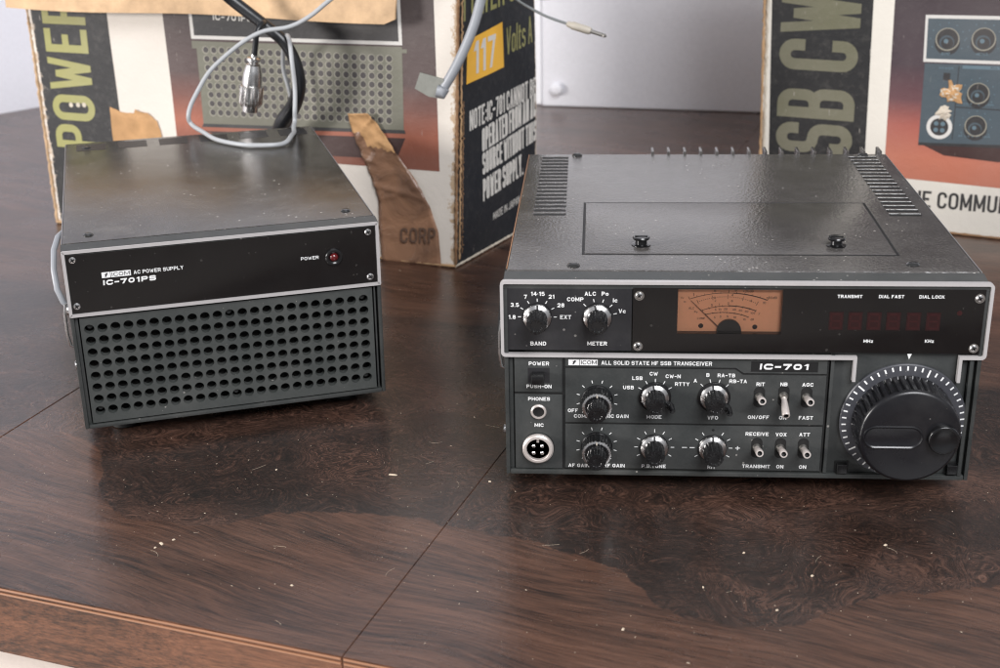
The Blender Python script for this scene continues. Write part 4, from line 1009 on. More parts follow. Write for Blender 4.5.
# top black plate
m = MB(M['glass']); m.box(2.2, PW-2.2, .5, 3, 71.6, PH-2.6); pl = m.build('name_plate', P0, smooth=False)
m = MB(M['trim'])
z0, z1 = 69.6, PH-.2
m.stroke([(PW/2, z0)]+cor(0, z0, 1, 1)[::-1]+cor(0, z1, 1, -1)+cor(PW, z1, -1, -1)[::-1]+cor(PW, z0, -1, 1)+[(PW/2, z0)], 1.75, -.6, 2.4)
m.build('trim_frame', P0, ang=25)
for x, z in D['ps']['scr']:
    m = MB(M['screw']); screw_mb(m, x, z, .5, 2.0, M['silver']); m.build('screw', pl)
m = MB(M['white'])
for (xa, xb) in ((20.0, 24.6), (24.9, 35.8)): m.poly([(xa, .42, 90.9), (xb, .42, 90.9), (xb, .42, 94.2), (xa, .42, 94.2)])
put_text(m, 'ICOM', lambda a, b: (25.5+a, .36, 91.4+b), M['panelblk'], .15, w=9.7, h=2.3)
m.poly([(21.6, .36, 91.4), (22.3, .36, 91.4), (23.4, .36, 93.7), (22.5, .36, 93.7)], M['panelblk']); m.poly([(21.6, .35, 92.6), (23.2, .35, 92.6), (23.2, .35, 93.1), (21.6, .35, 93.1)], M['panelblk'])
put_text(m, 'AC POWER SUPPLY', lambda a, b: (37.3+a, .42, 91.4+b), M['white'], .18, w=27.4, h=2.2)
put_text(m, 'IC-701PS', lambda a, b: (20.2+a+b*.08, .42, 86.6+b), M['white'], .28, w=28.8, h=3.0)
m.build('lettering', pl, smooth=False); m = MB(M['white'])
put_text(m, 'POWER', lambda a, b: (131.2+a, .42, 89.4+b), M['white'], .18, w=10.4, h=2.0)
m.build('lettering', pl, smooth=False)
m = MB(M['knob']); m.lathe([(5.2, 0), (5.1, 1.1), (4.6, 1.6), (3.6, 1.6), (2.6, .9)], 150.4, 89.6, .5, 36, M['knob'], caps=False)
lm_ = m.build('power_lamp', pl); m = MB(M['led']); m.lathe([(2.6, .3), (2.5, 1.0), (1.9, 2.0), (.9, 2.5), (.2, 2.6)], 150.4, 89.6, .5, 28, M['led']); m.build('lens', lm_)
side_fittings(P0, 0, 106, 50, True)
for z in (83, 96):
    pass
for y, z in ((12, 100), (12, 92), (14, 40)):
    m = MB(M['darkscrew']); m.lathe([(3, 0), (3, 1), (2, 1.8)], 0, 0, 0, 16, mat=Matrix.Translation((PW-.5, y, z)) @ Matrix.Rotation(PI/2, 4, 'Z')); m.build('screw', P0)
m = MB(M['silver']); m.lathe([(2.4, 0), (2.4, 1.0), (1.4, 1.6)], 0, 0, 0, 18, M['silver'], mat=Matrix.Translation((.3, 8, 38)) @ Matrix.Rotation(-PI/2, 4, 'Z')); m.build('screw', P0)
for x in (22, PW-22):
    for y in (25, 228):
        m = MB(M['black']); vert_lathe(m, [(8, -9.6), (8, -3), (7, 2.6)], x, y, 0, 24, M['black']); m.build('foot', P0)

# ------------------------------------------------------------------ cartons
class Face:
    def __init__(s, P00, P10, P01, P11, wl):
        s.q = [Vector(p) for p in (P00, P10, P01, P11)]
        s.n = (s.q[1]-s.q[0]).cross(s.q[2]-s.q[0]).normalized(); s.seed = wl
    def p(s, u, v, off=0):
        a, b, c, d = s.q
        # gentle waviness of old board
        wv = noise.noise(Vector((u*3+s.seed, v*3, 0)))*1.3
        return a*(1-u)*(1-v)+b*u*(1-v)+c*(1-u)*v+d*u*v+s.n*(off+wv)
    def sheet(s, mb, u0, u1, v0, v1, m, off, res=10):
        """quad with possibly slanted sides: u0/u1 may be (bottom, top) pairs, v0/v1 (left, right) pairs"""
        U0 = u0 if isinstance(u0, tuple) else (u0, u0); U1 = u1 if isinstance(u1, tuple) else (u1, u1)
        V0 = v0 if isinstance(v0, tuple) else (v0, v0); V1 = v1 if isinstance(v1, tuple) else (v1, v1)
        G = {}
        for i in range(res+1):
            for j in range(res+1):
                a, b = i/res, j/res
                v = (V0[0]*(1-a)+V0[1]*a)*(1-b)+(V1[0]*(1-a)+V1[1]*a)*b
                u = (U0[0]*(1-b)+U0[1]*b)*(1-a)+(U1[0]*(1-b)+U1[1]*b)*a
                G[i, j] = (mb.bm.verts.new(s.p(u, v, off)), (u, v))
        l = mb.bm.loops.layers.uv.verify(); mi = mb.mi(m)
        for i in range(res):
            for j in range(res):
                q = [G[i, j], G[i+1, j], G[i+1, j+1], G[i, j+1]]
                f = mb.bm.faces.new([x[0] for x in q]); f.material_index = mi
                for lp, x in zip(f.loops, q): lp[l].uv = x[1]
    def quad(s, mb, pts, m, off, res=8):
        """pts: lower-left, lower-right, upper-right, upper-left in (u, v)"""
        G = {}; a, b, c, d = [Vector(p) for p in pts]
        for i in range(res+1):
            for j in range(res+1):
                x, y = i/res, j/res; q = a*(1-x)*(1-y)+b*x*(1-y)+c*x*y+d*(1-x)*y
                G[i, j] = (mb.bm.verts.new(s.p(q.x, q.y, off)), (q.x, q.y))
        l = mb.bm.loops.layers.uv.verify(); mi = mb.mi(m)
        for i in range(res):
            for j in range(res):
                q = [G[i, j], G[i+1, j], G[i+1, j+1], G[i, j+1]]
                f = mb.bm.faces.new([x[0] for x in q]); f.material_index = mi
                for lp, x in zip(f.loops, q): lp[l].uv = x[1]
    def disc(s, mb, u, v, r, m, off, n=14, r0=0.):
        """r in mm"""
        W_ = (s.q[1]-s.q[0]).length; H_ = (s.q[2]-s.q[0]).length
        l = mb.bm.loops.layers.uv.verify()
        f = mb.poly([s.p(u+r*math.cos(2*PI*k/n)/W_, v+r*math.sin(2*PI*k/n)/H_, off) for k in range(n)], m)
        for lp in f.loops: lp[l].uv = (max(.2, min(.8, u)), v)
    def text(s, mb, txt, u0, v0, u1, v1, hv, m, off, bold=.06, rot=False):
        """baseline (u0,v0)->(u1,v1), cap height hv (in v); rot: reading upwards, cap height measured in -u"""
        W_ = (s.q[1]-s.q[0]).length; H_ = (s.q[2]-s.q[0]).length
        if rot: ratio = abs(v1-v0)*H_/(hv*W_)
        else: ratio = math.hypot((u1-u0)*W_, (v1-v0)*H_)/(hv*H_)
        vs, fs, wd, ly = textmesh(txt, bold, round(ratio, 4)); pts = []; uvs = []
        for (a, b), k in zip(vs, ly):
            t = a/wd
            if rot: u = u0+(u1-u0)*t-hv*b; v = v0+(v1-v0)*t
            else: u = u0+(u1-u0)*t; v = v0+(v1-v0)*t+hv*b
            pts.append(s.p(u, v, off+.02*k)); uvs.append((u, v))
        V = [mb.bm.verts.new(p) for p in pts]; mi = mb.mi(m); l = mb.bm.loops.layers.uv.verify()
        for f in fs:
            try: ff = mb.bm.faces.new([V[k] for k in f])
            except ValueError: continue
            ff.material_index = mi
            for lp, k in zip(ff.loops, f): lp[l].uv = (max(.1, min(.9, uvs[k][0])), uvs[k][1])

def carton_shell(parent, A, B, Cc, A1, B1, C1, wallT=3.0):
    A, B, Cc, A1, B1, C1 = [Vector(p) for p in (A, B, Cc, A1, B1, C1)]
    Dd = A+(Cc-B); D1 = A1+(C1-B1); Dd.z = 0; D1.z = A1.z
    m = MB(M['kraft']); lo = [A, B, Cc, Dd]; hi = [A1, B1, C1, D1]
    cen = sum(lo, Vector())/4; cen1 = sum(hi, Vector())/4
    ins = lambda p, c: p+(Vector((c.x, c.y, p.z))-p).normalized()*4.5
    lo = [ins(p, cen)+Vector((0, 0, .5)) for p in lo]; hi = [ins(p, cen1) for p in hi]
    lo2 = [ins(p, cen)+Vector((0, 0, 3)) for p in lo]; hi2 = [ins(p, cen1) for p in hi]
    m.mesh_in(lo+hi+lo2+hi2, [(0, 1, 5, 4), (1, 2, 6, 5), (2, 3, 7, 6), (3, 0, 4, 7), (0, 3, 2, 1), (4, 5, 13, 12), (5, 6, 14, 13), (6, 7, 15, 14), (7, 4, 12, 15), (8, 9, 13, 12), (9, 10, 14, 13), (10, 11, 15, 14), (11, 8, 12, 15), (8, 9, 10, 11)])
    return m.build('cardboard_shell', parent, smooth=False)
b1 = D['box1']
K1 = thing('cardboard_box', 'worn black and white power supply carton with olive lettering, behind the power supply', 'cardboard box')
F = Face(b1[0], b1[1], b1[3], b1[4], 1.); S = Face(b1[1], b1[2], b1[4], b1[5], 5.)
carton_shell(K1, b1[0], b1[1], b1[2], b1[3], b1[4], b1[5])
f1 = D['f1']
m = MB(M['ink_white'])
F.sheet(m, 0, 1, 0, 1, M['ink_white'], 0, 24)
F.sheet(m, .012, (.2138, .206), .0, 1., M['ink_black'], .12, 16)
F.quad(m, [(.3525, .314), (.9640, .3240), (.947, 1), (.3415, 1)], M['photo1'], .12, 16)
gq = f1['grille']; fr = f1['frame']
F.quad(m, [(.4230, .398), (.8900, .425), (.8700, .352), (.60, .340)], M['pic_shadow'], .2, 6)
F.quad(m, [gq[1], gq[2], gq[3], gq[0]], M['pic_body'], .26)
F.quad(m, [(gq[1][0]-.004, gq[1][1]-.012), (gq[2][0]+.004, gq[2][1]-.012), (gq[2][0]+.002, gq[2][1]), (gq[1][0], gq[1][1])], M['pic_black'], .24)
F.quad(m, [(.409, .712), (.885, .724), (.880, .93), (.406, .93)], M['pic_white'], .26)
F.quad(m, [(.4165, .724), (.8775, .7355), (.873, .93), (.4135, .93)], M['pic_black'], .32)
F.quad(m, [(.409, .68), (.895, .70), (.894, .712), (.409, .705)], M['pic_body'], .22)
hh = f1['h']; LL = [Vector(p) for p in (hh[0], hh[1], hh[2], hh[3])]
NXp, NZp = 23, 8
for i in range(NXp):
    for j in range(NZp):
        a, b = i/(NXp-1), j/(NZp-1); q = (LL[0]*(1-a)+LL[3]*a)*(1-b)+(LL[1]*(1-a)+LL[2]*a)*b
        F.disc(m, q.x, q.y, 3.25, M['pic_ring'], .31, 12); F.disc(m, q.x+.0006, q.y+.0008, 2.45, M['pic_hole'], .37, 12)
F.text(m, 'IC-701PS', .4649, .778, .556, .778, .022, M['ink_letter'], .4, .2)
F.disc(m, .789, .83, 4, M['pic_ring'], .4)
F.text(m, 'POWER', .1435, .296, .1530, .830, .112, M['ink_olive'], .22, .15, rot=True)
F.text(m, 'ICOM CORP', .74, .078, .9583, .088, .05, M['ink_plain_black'], .2, .15)
for u, v in f1['dots']: F.disc(m, u, v, 2.2, M['fluff'], .4, 8)
ft = m.build('printed_front', K1, smooth=False)
m = MB(M['ink_navy'])
S.sheet(m, 0, 1, 0, 1, M['ink_navy'], 0, 20)
s1 = D['s1']
def line(txt, k, mm, off=.25, bold=.135, sc=1.):
    a, b, t_ = s1[k]; S.text(m, txt, a[0], a[1], b[0]-.006, b[1], (t_[1]-a[1])*sc, mm, off, bold)
line('NOTE:IC-701 CANNOT BE', 'l1', M['ink_letter']); line('OPERATED FROM AN AC', 'l2', M['ink_letter']); line('SOURCE WITHOUT THIS', 'l3', M['ink_letter'])
line('POWER SUPPLY.', 'l4', M['ink_letter']); line('MADE IN JAPAN', 'l5', M['ink_letter'], bold=.12)
S.quad(m, s1['y'], M['ink_yellow'], .2)
line('117', 'n117', M['ink_letter'], .35, .16); line('Volts A', 'volts', M['ink_olive'], .25, .10)
a, b, t_ = s1['pw']; S.text(m, 'POWER SO', a[0], a[1]+.006, .82, .822, .16, M['ink_olive'], .25, .09)
m.build('printed_side', K1, smooth=False)
# torn corner, ragged board edges
def ragged(parent, path, w, m_, name, seed, amp=1.2, out=(0, -1, 0), label_=None):
    rnd = random.Random(seed); m = MB(m_); path = [Vector(p) for p in path]
    pts = []; N = 110
    for i in range(N+1):
        t = i/N*(len(path)-1); k = min(int(t), len(path)-2); f = t-k
        p = path[k].lerp(path[k+1], f)
        p += Vector((noise.noise(Vector((i*.9, seed, 0)))*amp*.6, noise.noise(Vector((i*.9, seed, 7)))*amp*.4, 0))
        pts.append(p)
    m.tube(pts, w, seg=6, rr=[w*(.55+.9*abs(noise.noise(Vector((i*.6, seed, 3))))+rnd.random()*.35) for i in range(N+1)])
    return m.build(name, parent, ang=60)
bA, bB, tA, tB = Vector(b1[0]), Vector(b1[1]), Vector(b1[3]), Vector(b1[4]); bC, tC = Vector(b1[2]), Vector(b1[5])
sd = (bC-bB).normalized()
ragged(K1, [bB+Vector((.3, -.6, 3)), tB+Vector((.3, -.6, 0))], 1.5, M['torn'], 'torn_corner', 1, 1.6)
ragged(K1, [bB+sd*5+Vector((.8, -.3, 6)), tB+sd*5+Vector((.8, -.3, 0))], 1.0, M['kraft'], 'torn_corner', 2, 2.2)
ragged(K1, [bB+sd*9+Vector((.9, -.1, 10)), bB.lerp(tB, .55)+sd*8+Vector((.9, -.1, 0))], .6, M['torn'], 'torn_corner', 9, 3.)
ragged(K1, [bA+Vector((.8, -.5, 2)), tA+Vector((.8, -.5, 0))], 1.3, M['kraftlt'], 'torn_corner', 3, 1.4)
ragged(K1, [bB+Vector((.5, 0, 1.6)), bC+Vector((.5, 0, 1.6))], 1.2, M['fluff'], 'torn_corner', 4, 1.)
ragged(K1, [bA+Vector((0, -.8, 1.6)), bB+Vector((0, -.8, 1.6))], 1.2, M['kraft'], 'torn_corner', 6, 1.)
for (u, v, r) in ((-.004, .46, 3.5), (-.003, .43, 2.4), (-.006, .02, 4)):
    pass
# loose flap hanging over the front
def bent_sheet(parent, fn, nu, nv, th, m_, name, label_=None):
    m = MB(m_); G = {}
    for i in range(nu+1):
        for j in range(nv+1):
            p, n_ = fn(i/nu, j/nv); G[i, j, 0] = m.bm.verts.new(p); G[i, j, 1] = m.bm.verts.new(p+n_*th)
    for i in range(nu):
        for j in range(nv):
            m.bm.faces.new((G[i, j, 0], G[i, j+1, 0], G[i+1, j+1, 0], G[i+1, j, 0])); m.bm.faces.new((G[i, j, 1], G[i+1, j, 1], G[i+1, j+1, 1], G[i, j+1, 1]))
    for i in range(nu):
        for j in (0, nv): m.bm.faces.new((G[i, j, 0], G[i+1, j, 0], G[i+1, j, 1], G[i, j, 1]))
    for j in range(nv):
        for i in (0, nu): m.bm.faces.new((G[i, j, 0], G[i, j+1, 0], G[i, j+1, 1], G[i, j, 1]))
    o = m.build(name, parent, ang=40)
    if label_: o['label'] = label_
    return o
def flapfn(a, b):
    # a along width, b from fold (0) to free edge (1)
    u = -.012+.905*a
    rc = 0.
    if a > .985 and b > .7: rc = (b-.7)*.05
    v = 1.005-(1.005-(.8025-.004*math.sin(a*9)))*b+rc
    off = 3+13*math.sin(b*PI*.5)+1.5*math.sin(a*7)*b
    return F.p(u, v, off), F.n
bent_sheet(K1, flapfn, 40, 8, 2.2, M['kraftlt'], 'flap')
def flap2(a, b):
    p = tB.lerp(tC, a); out = S.n
    return p+Vector((0, 0, 1))+out*(28*b)+Vector((0, 0, 22*b)), Vector((0, 0, 1))
bent_sheet(K1, flap2, 12, 4, 2.2, M['kraftlt'], 'flap')
# packing tape across the front, creased and lifting
def tape_poly(face, mb, pts, off, mat, seed, amp=.8):
    rnd = random.Random(seed)
    cx = sum(p[0] for p in pts)/len(pts); cy = sum(p[1] for p in pts)/len(pts)
    n = len(pts)
    ring = []
    for i in range(n):
        a, b = pts[i], pts[(i+1) % n]
        for k in range(4):
            t = k/4; ring.append((a[0]+(b[0]-a[0])*t+rnd.uniform(-.0012, .0012), a[1]+(b[1]-a[1])*t+rnd.uniform(-.0012, .0012)))
    n = len(ring); levels = [1, .75, .5, .25]
    V = []
    for s_ in levels:
        V.append([mb.bm.verts.new(face.p(cx+(x-cx)*s_, cy+(y-cy)*s_, off+amp*(1-s_)*.6+amp*abs(noise.noise(Vector((x*20*s_, y*14*s_, seed)))) )) for x, y in ring])
    vc = mb.bm.verts.new(face.p(cx, cy, off+amp)); mi = mb.mi(mat)
    for r1, r2 in zip(V, V[1:]):
        for k in range(n): mb.bm.faces.new((r1[k], r1[(k+1) % n], r2[(k+1) % n], r2[k])).material_index = mi
    for k in range(n): mb.bm.faces.new((V[-1][k], V[-1][(k+1) % n], vc)).material_index = mi
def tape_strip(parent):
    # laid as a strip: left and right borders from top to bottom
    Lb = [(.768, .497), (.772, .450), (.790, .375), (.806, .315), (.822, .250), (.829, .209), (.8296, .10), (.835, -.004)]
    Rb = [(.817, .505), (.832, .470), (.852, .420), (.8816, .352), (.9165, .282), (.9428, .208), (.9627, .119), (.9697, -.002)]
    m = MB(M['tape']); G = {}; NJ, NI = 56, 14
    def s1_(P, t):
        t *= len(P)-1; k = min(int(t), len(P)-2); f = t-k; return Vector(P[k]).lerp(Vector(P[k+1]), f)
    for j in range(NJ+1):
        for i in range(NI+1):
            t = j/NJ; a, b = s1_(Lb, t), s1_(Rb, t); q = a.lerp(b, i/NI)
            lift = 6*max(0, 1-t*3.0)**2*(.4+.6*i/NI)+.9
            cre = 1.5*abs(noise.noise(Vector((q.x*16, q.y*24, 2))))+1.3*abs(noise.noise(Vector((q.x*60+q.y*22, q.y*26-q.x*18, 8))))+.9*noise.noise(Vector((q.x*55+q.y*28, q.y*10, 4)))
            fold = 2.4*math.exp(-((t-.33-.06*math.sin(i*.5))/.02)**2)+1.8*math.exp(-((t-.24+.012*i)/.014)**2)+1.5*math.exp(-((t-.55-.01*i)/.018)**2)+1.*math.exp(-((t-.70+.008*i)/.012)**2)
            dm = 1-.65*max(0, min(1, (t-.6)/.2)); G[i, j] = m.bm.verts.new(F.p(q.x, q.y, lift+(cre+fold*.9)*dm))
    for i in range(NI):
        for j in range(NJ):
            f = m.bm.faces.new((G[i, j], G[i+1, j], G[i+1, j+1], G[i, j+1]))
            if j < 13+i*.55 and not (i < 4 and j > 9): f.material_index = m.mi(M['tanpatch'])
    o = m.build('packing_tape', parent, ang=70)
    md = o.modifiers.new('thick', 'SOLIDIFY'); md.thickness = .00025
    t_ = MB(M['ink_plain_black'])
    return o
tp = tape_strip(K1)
m = MB(M['meterink']); F.text(m, 'CORP', .8796, .072, .9583, .083, .052, M['tapeink'], 3.0, .15); m.build('lettering', tp, smooth=False)
m = MB(M['tanpatch'])
tape_poly(F, m, [(.1871, .4573), (.2071, .4486), (.2092, .4416), (.2478, .442), (.2541, .4569), (.262, .451), (.2839, .4457), (.3048, .4196), (.3143, .3744), (.3128, .3428), (.1848, .330)], .6, M['tanpatch'], 3, 1.6)
tag(m.build('paper_patch', K1, ang=60), 'torn tan paper stuck to the lower left of the carton')

b2 = D['box2']
K2 = thing('cardboard_box', 'worn carton with vertical olive SSB CW lettering and radio picture, behind the radio', 'cardboard box')
G0, G1, G01, G11 = [Vector(p) for p in b2]
perp = Vector((-(G1-G0).y, (G1-G0).x, 0)).normalized()*130
TT = 1.75; T0, T1 = G0+(G01-G0)*TT, G1+(G11-G1)*TT
carton_shell(K2, G0, G1, G1+perp, T0, T1, T1+perp)
F2 = Face(G0, G1, G01, G11, 9.); S2 = Face(G0+perp, G0, T0+perp, T0, 12.)
m = MB(M['ink_white2']); f2 = D['f2']
F2.sheet(m, 0, 1, 0, TT, M['ink_white2'], 0, 30)
F2.sheet(m, (.0235, .0113), (.2755, .2676), 0, TT, M['ink_black'], .12, 24)
F2.quad(m, [(.3258, .1830), (1., .178), (1., 1.6), (.3195, 1.6)], M['photo2'], .12, 24)
F2.text(m, 'SSB CW', .2385, .118, .2440, .805, .200, M['ink_olive2'], .24, .145, rot=True)
F2.text(m, 'THE COMMUNICATIONS', .372, .0829, .8275, .1014, .060, M['ink_plain_black'], .2, .15)
fr = f2['frame']; bo = f2['body']
F2.quad(m, [(.409, .312), (.99, .345), (.60, .270), (.47, .277)], M['pic_shadow'], .16, 6)
F2.quad(m, [(.4055, .3154), (.985, .356), (.975, .61), (.4055, .588)], M['pic_blue'], .26, 10)
F2.quad(m, [(.4055, .3054), (.985, .346), (.985, .356), (.4055, .3154)], M['pic_black'], .26, 6)
F2.quad(m, [(.4014, .5925), (.985, .612), (.985, .772), (.3986, .749)], M['pic_white'], .26, 10)
F2.quad(m, [(.4075, .6035), (.978, .624), (.978, .760), (.4050, .738)], M['pic_blue'], .32, 10)
def pic_knob(u, v, r):
    F2.disc(m, u, v-.012, r*1.05, M['pic_black'], .36, 22); F2.disc(m, u, v, r, M['pic_ring'], .40, 22); F2.disc(m, u, v+.001, r*.90, M['pic_black'], .44, 22); F2.disc(m, u-.001, v-.010, r*.62, M['pic_blue'], .48, 22); F2.disc(m, u, v-.013, r*.52, M['pic_black'], .49, 18); F2.disc(m, u-.003, v-.006, r*.2, M['pic_bluelt'], .50, 12)
    W_ = 327.; H_ = 240.
    for k in range(9):
        a = math.radians(-30+30*k); F2.disc(m, u+(r*1.42)*math.cos(a)/W_, v+(r*1.42)*math.sin(a)/H_, .55, M['pic_bluelt'], .42, 6)
W_ = 327.
for (u, v), r in zip(f2['knobs'], (9.2, 9.2, 8.6, 8.6)): pic_knob(u, v, r)
for (u, v) in ((.64, .505), (.64, .393), (.73, .51), (.73, .40)): pic_knob(u, v, 8.)
F2.disc(m, .453, .375, 10.2, M['pic_white'], .38, 24); F2.disc(m, .453, .375, 7.2, M['pic_black'], .42, 20)
for a, b in ((-.008, .011), (.008, .011), (-.008, -.011), (.008, -.011)): F2.disc(m, .453+a, .375+b, 1.9, M['pic_bluelt'], .46, 10)
F2.sheet(m, .4855, .4875, .335, .585, M['pic_black'], .3, 4); F2.sheet(m, .4855, .98, .445, .4485, M['pic_black'], .3, 4)
F2.sheet(m, .452, .468, .535, .560, M['pic_black'], .34, 2)
F2.text(m, 'POWER', .440, .571, .474, .572, .008, M['pic_bluelt'], .34, .2)
F2.text(m, 'BAND', .443, .619, .463, .620, .009, M['pic_bluelt'], .36, .2); F2.text(m, 'METER', .524, .624, .550, .625, .009, M['pic_bluelt'], .36, .2)
F2.text(m, 'COMP  MIC GAIN', .505, .456, .575, .458, .008, M['pic_bluelt'], .34, .2); F2.text(m, 'AF GAIN  RF GAIN', .500, .346, .575, .350, .008, M['pic_bluelt'], .34, .2)
F2.quad(m, [(.495, .577), (.75, .587), (.75, .598), (.495, .588)], M['pic_bluelt'], .30, 4)
F2.text(m, 'ALL SOLID STATE HF SSB TRANSCEIVER', .56, .583, .74, .590, .006, M['pic_black'], .34, .2)
m.build('printed_front', K2, smooth=False)
m = MB(M['ink_white2']); S2.sheet(m, 0, 1, 0, 1, M['ink_white2'], 0, 10); m.build('printed_side', K2, smooth=False)
ragged(K2, [G0+Vector((-.4, -.4, 2)), T0+Vector((-.4, -.4, 0))], 1.3, M['kraft'], 'torn_corner', 11, 1.4)
ragged(K2, [G0+Vector((2.4, -1.6, 2)), T0+Vector((2.4, -1.6, 0))], 1.0, M['fluff'], 'torn_corner', 12, 1.6)
ragged(K2, [G0+Vector((0, -1.2, 1.2)), G1+Vector((0, -1.2, 1.2))], 1.3, M['torn'], 'torn_corner', 13, .5)
# scuffed torn paper on the picture
def crumple(parent, face, u, v, ru, rv, mats, name, seed, label_):
    m = MB(*mats); rnd = random.Random(seed); n, L_ = 26, 6; R = [[None]*n for _ in range(L_)]
    for a in range(L_):
        for k in range(n):
            t = 2*PI*k/n; s_ = (a+1)/L_; jag = 1+.9*noise.noise(Vector((math.cos(t)*2.2, math.sin(t)*2.2, seed)))
            uu, vv = u+ru*s_*jag*math.cos(t), v+rv*s_*jag*math.sin(t)
            R[a][k] = m.bm.verts.new(face.p(uu, vv, 0.6+(1-s_)*1.0+2.2*abs(noise.noise(Vector((uu*70, vv*50, seed+1))))*(1.15-s_)))
    c = m.bm.verts.new(face.p(u, v, 1.9))
    for k in range(n):
        m.bm.faces.new((R[0][k], R[0][(k+1) % n], c))
        for a in range(L_-1):
            f = m.bm.faces.new((R[a][k], R[a+1][k], R[a+1][(k+1) % n], R[a][(k+1) % n])); f.material_index = 1 if noise.noise(Vector((k*.5, a*.8, seed))) > .15 else 0
    return tag(m.build(name, parent, smooth=False), label_)
crumple(K2, F2, .4758, .494, .024, .034, (M['tanpatch'], M['fluff']), 'torn_paper', 21, 'crumpled tan paper scrap stuck on the printed picture')
crumple(K2, F2, .462, .425, .016, .024, (M['fluff'], M['pic_bluelt']), 'torn_paper', 22, 'pale torn paper fibres above the printed socket')

# ------------------------------------------------------------------ cables
def wob(P, a, sd): return [p+Vector((noise.noise(p*.035+Vector((sd, 0, 0))), noise.noise(p*.035+Vector((0, sd, 9))), noise.noise(p*.035+Vector((5, 0, sd)))))*a for p in P]
def catmull(P, n=8):
    P = [Vector(p) for p in P]; out = []
    for i in range(len(P)-1):
        p0, p1, p2, p3 = P[max(i-1, 0)], P[i], P[i+1], P[min(i+2, len(P)-1)]
        for k in range(n):
            t = k/n; out.append(.5*((2*p1)+(-p0+p2)*t+(2*p0-5*p1+4*p2-p3)*t*t+(-p0+3*p1-3*p2+p3)*t**3))
    out.append(P[-1]); return out
m = MB(M['cblack'])
P = [(-300, 392, 262), (-270, 384, 240)]+D['c_black']+[(-213, 410, 50), (-225, 420, 20), (-260, 415, 5.5), (-300, 400, 5.5)]
Q_ = catmull(P); nq = len(Q_); m.tube(Q_, 4.8, seg=16, rr=[4.6+1.7*max(0, min(1, (i/nq-.42)*5)) for i in range(nq)])
cbk = tag(m.build('power_cable', ang=60), 'thick black cable hanging behind the power supply', 'cable')
m = MB(M['cblack']); P = [Vector(p) for p in D['c_black2']]
m.tube(catmull([P[0]+Vector((0, 6, 0))]+P), 2.2, seg=12)
q = D['c_conn']; q = [Vector(p) for p in q]
lead = tag(m.build('connector_lead', ang=60), 'thin black lead ending in a shiny metal round plug', 'cable')
m = MB(M['silver'])
ax = (q[2]-q[0]); Lc = ax.length; ax = ax.normalized()
rot = Vector((0, -1, 0)).rotation_difference(ax).to_matrix().to_4x4(); mt_ = Matrix.Translation(q[0]) @ rot
kn = lambda a, o: 1-.05*(math.sin(26*a) > 0) if Lc*.52 < o < Lc*.86 else 1
m.lathe([(2.2, -2), (2.4, 0), (5.2, .6), (5.3, 2.6), (3.8, 3.2), (3.7, 5.0), (5.4, 6.0), (6.3, 9), (7.2, Lc*.3), (7.6, Lc*.50), (7.0, Lc*.515), (8.8, Lc*.53), (8.9, Lc*.84), (8.3, Lc*.87), (5.8, Lc*.88), (5.8, Lc), (5.3, Lc+.4), (5.2, Lc-2)], 0, 0, 0, 104, M['silver'], kn, mat=mt_, caps=False)
m.lathe([(5.2, Lc-2), (.3, Lc-2)], 0, 0, 0, 24, M['black'], mat=mt_)
m.build('metal_plug', lead, ang=30)
m = MB(M['cgrey']); P = [(-100, 352, 262), (-118, 344, 240)]+D['c_grey']
m.tube(wob(catmull(P), 1.8, 3.), 1.65, seg=14); tag(m.build('grey_cable', ang=60), 'light grey cable looped over the rear of the power supply', 'cable')
m = MB(M['cthick']); P = [(-34, 372, 262), (-30, 348, 245)]+D['c_thick']; m.tube(catmull(P), 3.6, seg=16)
ct = tag(m.build('thick_grey_cable', ang=60), 'thick grey cable hanging by the carton corner with a flat clip end', 'cable')
m = MB(M['blade'])
c0_, c1_, c2_, c3_ = [Vector(p) for p in D['c_blade']]
nn = Vector((.1, -1, 0)).normalized()*2.0
cs = [c0_+Vector((2, 0, -5)), c1_+Vector((2, 0, 1)), c2_, c3_+Vector((-1, 0, -3)), (c3_+c0_)/2+Vector((0, 0, -6))]
m.mesh_in([p for p in cs]+[p+nn for p in cs], [(0, 1, 2, 3, 4), (5, 6, 7, 8, 9)]+[(i, (i+1) % 5, 5+(i+1) % 5, 5+i) for i in range(5)])
m.tube([c0_+Vector((-3, -1, 1)), c0_+Vector((1, -1, 0)), c0_+Vector((2.6, -1, 3))], 5.2, M['cthick'], 14, rr=[4.6, 5.0, 4.2])
m.build('flat_clip', ct, ang=30)
m = MB(M['cdark']); P = [(-60, 440, 262), (-40, 420, 232)]+D['c_jack'][:-2]; m.tube(catmull(P), 1.1, seg=10)
cj = tag(m.build('thin_lead', ang=60), 'thin dark grey lead ending in a beige jack plug beside the left carton', 'cable')
j = [Vector(p) for p in D['c_jack'][-3:]]
m = MB(M['jack']); ax = (j[1]-j[0]).normalized(); p0 = j[0]
m.tube([p0-ax*1, p0, p0+ax*3, p0+ax*4, p0+ax*17, p0+ax*19], 3, seg=16, rr=[1.4, 2.2, 2.6, 3.1, 3.0, 2.2])
m.tube([p0+ax*19, p0+ax*28, p0+ax*28.4, p0+ax*30, p0+ax*31.6], 1.4, M['dull'], 12, rr=[1.5, 1.5, 1.1, 1.6, .5])
m.build('jack_plug', cj, ang=40)
m = MB(M['cgrey']); b_ = Vector(D['c_loop'][0])
m.tube(catmull([b_+Vector((-14, 14, 38)), b_+Vector((-12, 2, 18)), b_+Vector((-6, 0, 7)), b_+Vector((2, -1, 2.2)), b_+Vector((11, -1, 1.2)), b_+Vector((20, -1, 3)), b_+Vector((24, 0, 10)), b_+Vector((10, 2, 30)), b_+Vector((-16, 30, 50))]), 1.2, seg=10)
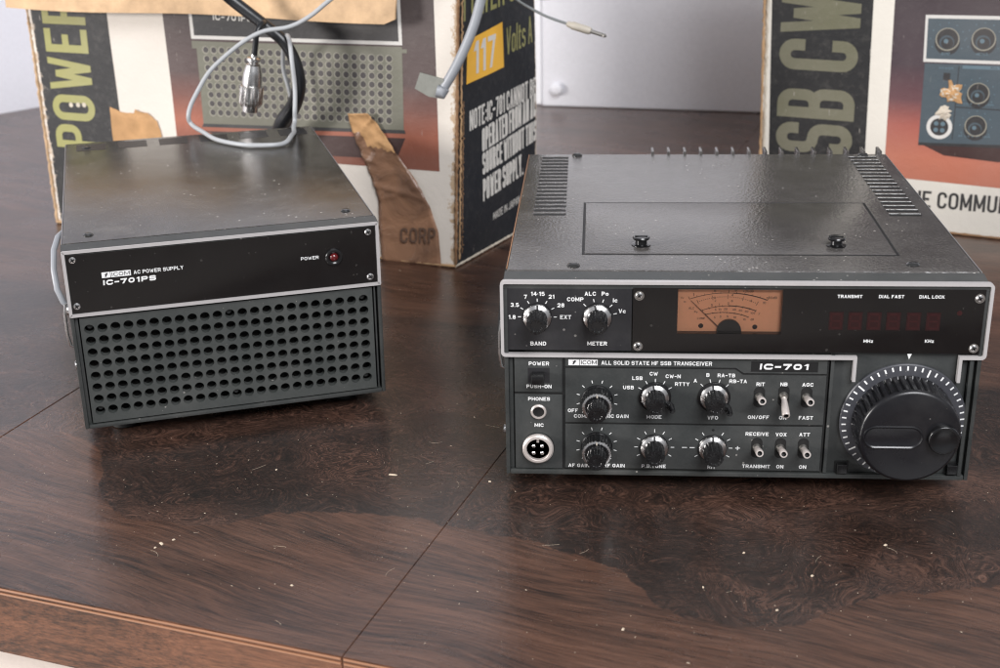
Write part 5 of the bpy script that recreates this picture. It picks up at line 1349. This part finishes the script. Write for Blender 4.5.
tag(m.build('thin_grey_loop', ang=60), 'thin grey wire loop dipping into view above the jack plug lead', 'cable')

# ------------------------------------------------------------------ crumbs on the table
m = MB(M['crumb']); rnd = random.Random(5)
def crumb(x, y, s_):
    a = rnd.uniform(0, PI); l = s_*rnd.choice((1, 1, 1, 1.4, 2.8)); w = s_*.7; c, sn = math.cos(a), math.sin(a)
    vs = []
    for z in (.0, s_*.5):
        for i, jx in ((-1, -1), (1, -1), (1, 1), (-1, 1)):
            k = 1 if z == 0 else .6
            vs.append((x+(c*i*l-sn*jx*w)*k*rnd.uniform(.7, 1), y+(sn*i*l+c*jx*w)*k*rnd.uniform(.7, 1), z+.02))
    m.mesh_in(vs, [(0, 1, 5, 4), (1, 2, 6, 5), (2, 3, 7, 6), (3, 0, 4, 7), (4, 5, 6, 7)])
for i in range(820):
    u = rnd.uniform(-330, 420); v = abs(rnd.gauss(0, 1))*260+rnd.uniform(2, 60)
    p = UV(u, v); 
    if p.x > 0 and p.x < 241 and p.y > 0: continue
    crumb(p.x, p.y, rnd.choice((.12, .15, .19, .23)) if rnd.random() < .95 else rnd.uniform(.22, .38))
for x_, y_, s_ in ((-170, -62, 1.1), (-165, -58, .8), (-172, -66, .7), (-64, 16, 1.0), (-10, 10, .9), (120, -60, .8), (60, -128, 1.0), (98, -92, .7), (150, -80, .9), (190, -50, .9), (130, -110, .8), (-96, -98, .8), (-130, 20, .7)): crumb(x_, y_, s_)
for i in range(26):
    u, v = rnd.uniform(-300, 380), rnd.uniform(6, 240); p = UV(u, v)
    if (p.x > -5 and p.x < 246 and p.y > -5) or (p.y > 30 and p.x < -60): continue
    a = rnd.uniform(0, 2*PI); L_ = rnd.uniform(2.5, 9); k_ = rnd.uniform(-.25, .25); q = Vector((p.x, p.y, .09)); pl_ = []
    for j in range(8):
        pl_.append(q.copy()); a += k_; q = q+Vector((math.cos(a), math.sin(a), 0))*L_/7
    m.tube(pl_, .045, seg=5)
tag(m.build('crumbs', smooth=False), 'tiny pale crumbs and dust scattered on the table top', 'crumbs', kind='stuff')

# ------------------------------------------------------------------ light
w = bpy.data.worlds.new('World'); bpy.context.scene.world = w; w.use_nodes = True
bg = w.node_tree.nodes['Background']; bg.inputs['Color'].default_value = (.92, .94, 1, 1); bg.inputs['Strength'].default_value = .30
def area(name, loc, tgt, size, energy, col, sy=None):
    l = bpy.data.lights.new(name, 'AREA'); l.shape = 'RECTANGLE'; l.size = size; l.size_y = sy or size; l.energy = energy; l.color = col
    o = bpy.data.objects.new(name, l); C.objects.link(o); o.location = loc
    o.rotation_euler = (Vector(tgt)-Vector(loc)).to_track_quat('-Z', 'Y').to_euler(); return o
area('key_lamp', (-1.7, -.65, .44), (0, .2, .05), .4, 34, (1, .965, .94))
area('added_fill_light', (.75, -1.45, 1.75), (-.1, .55, .15), 1.2, 72, (.97, .975, 1))  # added fill out of view, brightens the fronts and the carton's right side

sc = bpy.context.scene
sc.view_settings.view_transform = 'Standard'; sc.view_settings.look = 'None'; sc.view_settings.exposure = .18; sc.view_settings.gamma = 1
sc.render.engine = 'CYCLES'
sc.cycles.pixel_filter_type = 'BLACKMAN_HARRIS'; sc.cycles.filter_width = 1.15
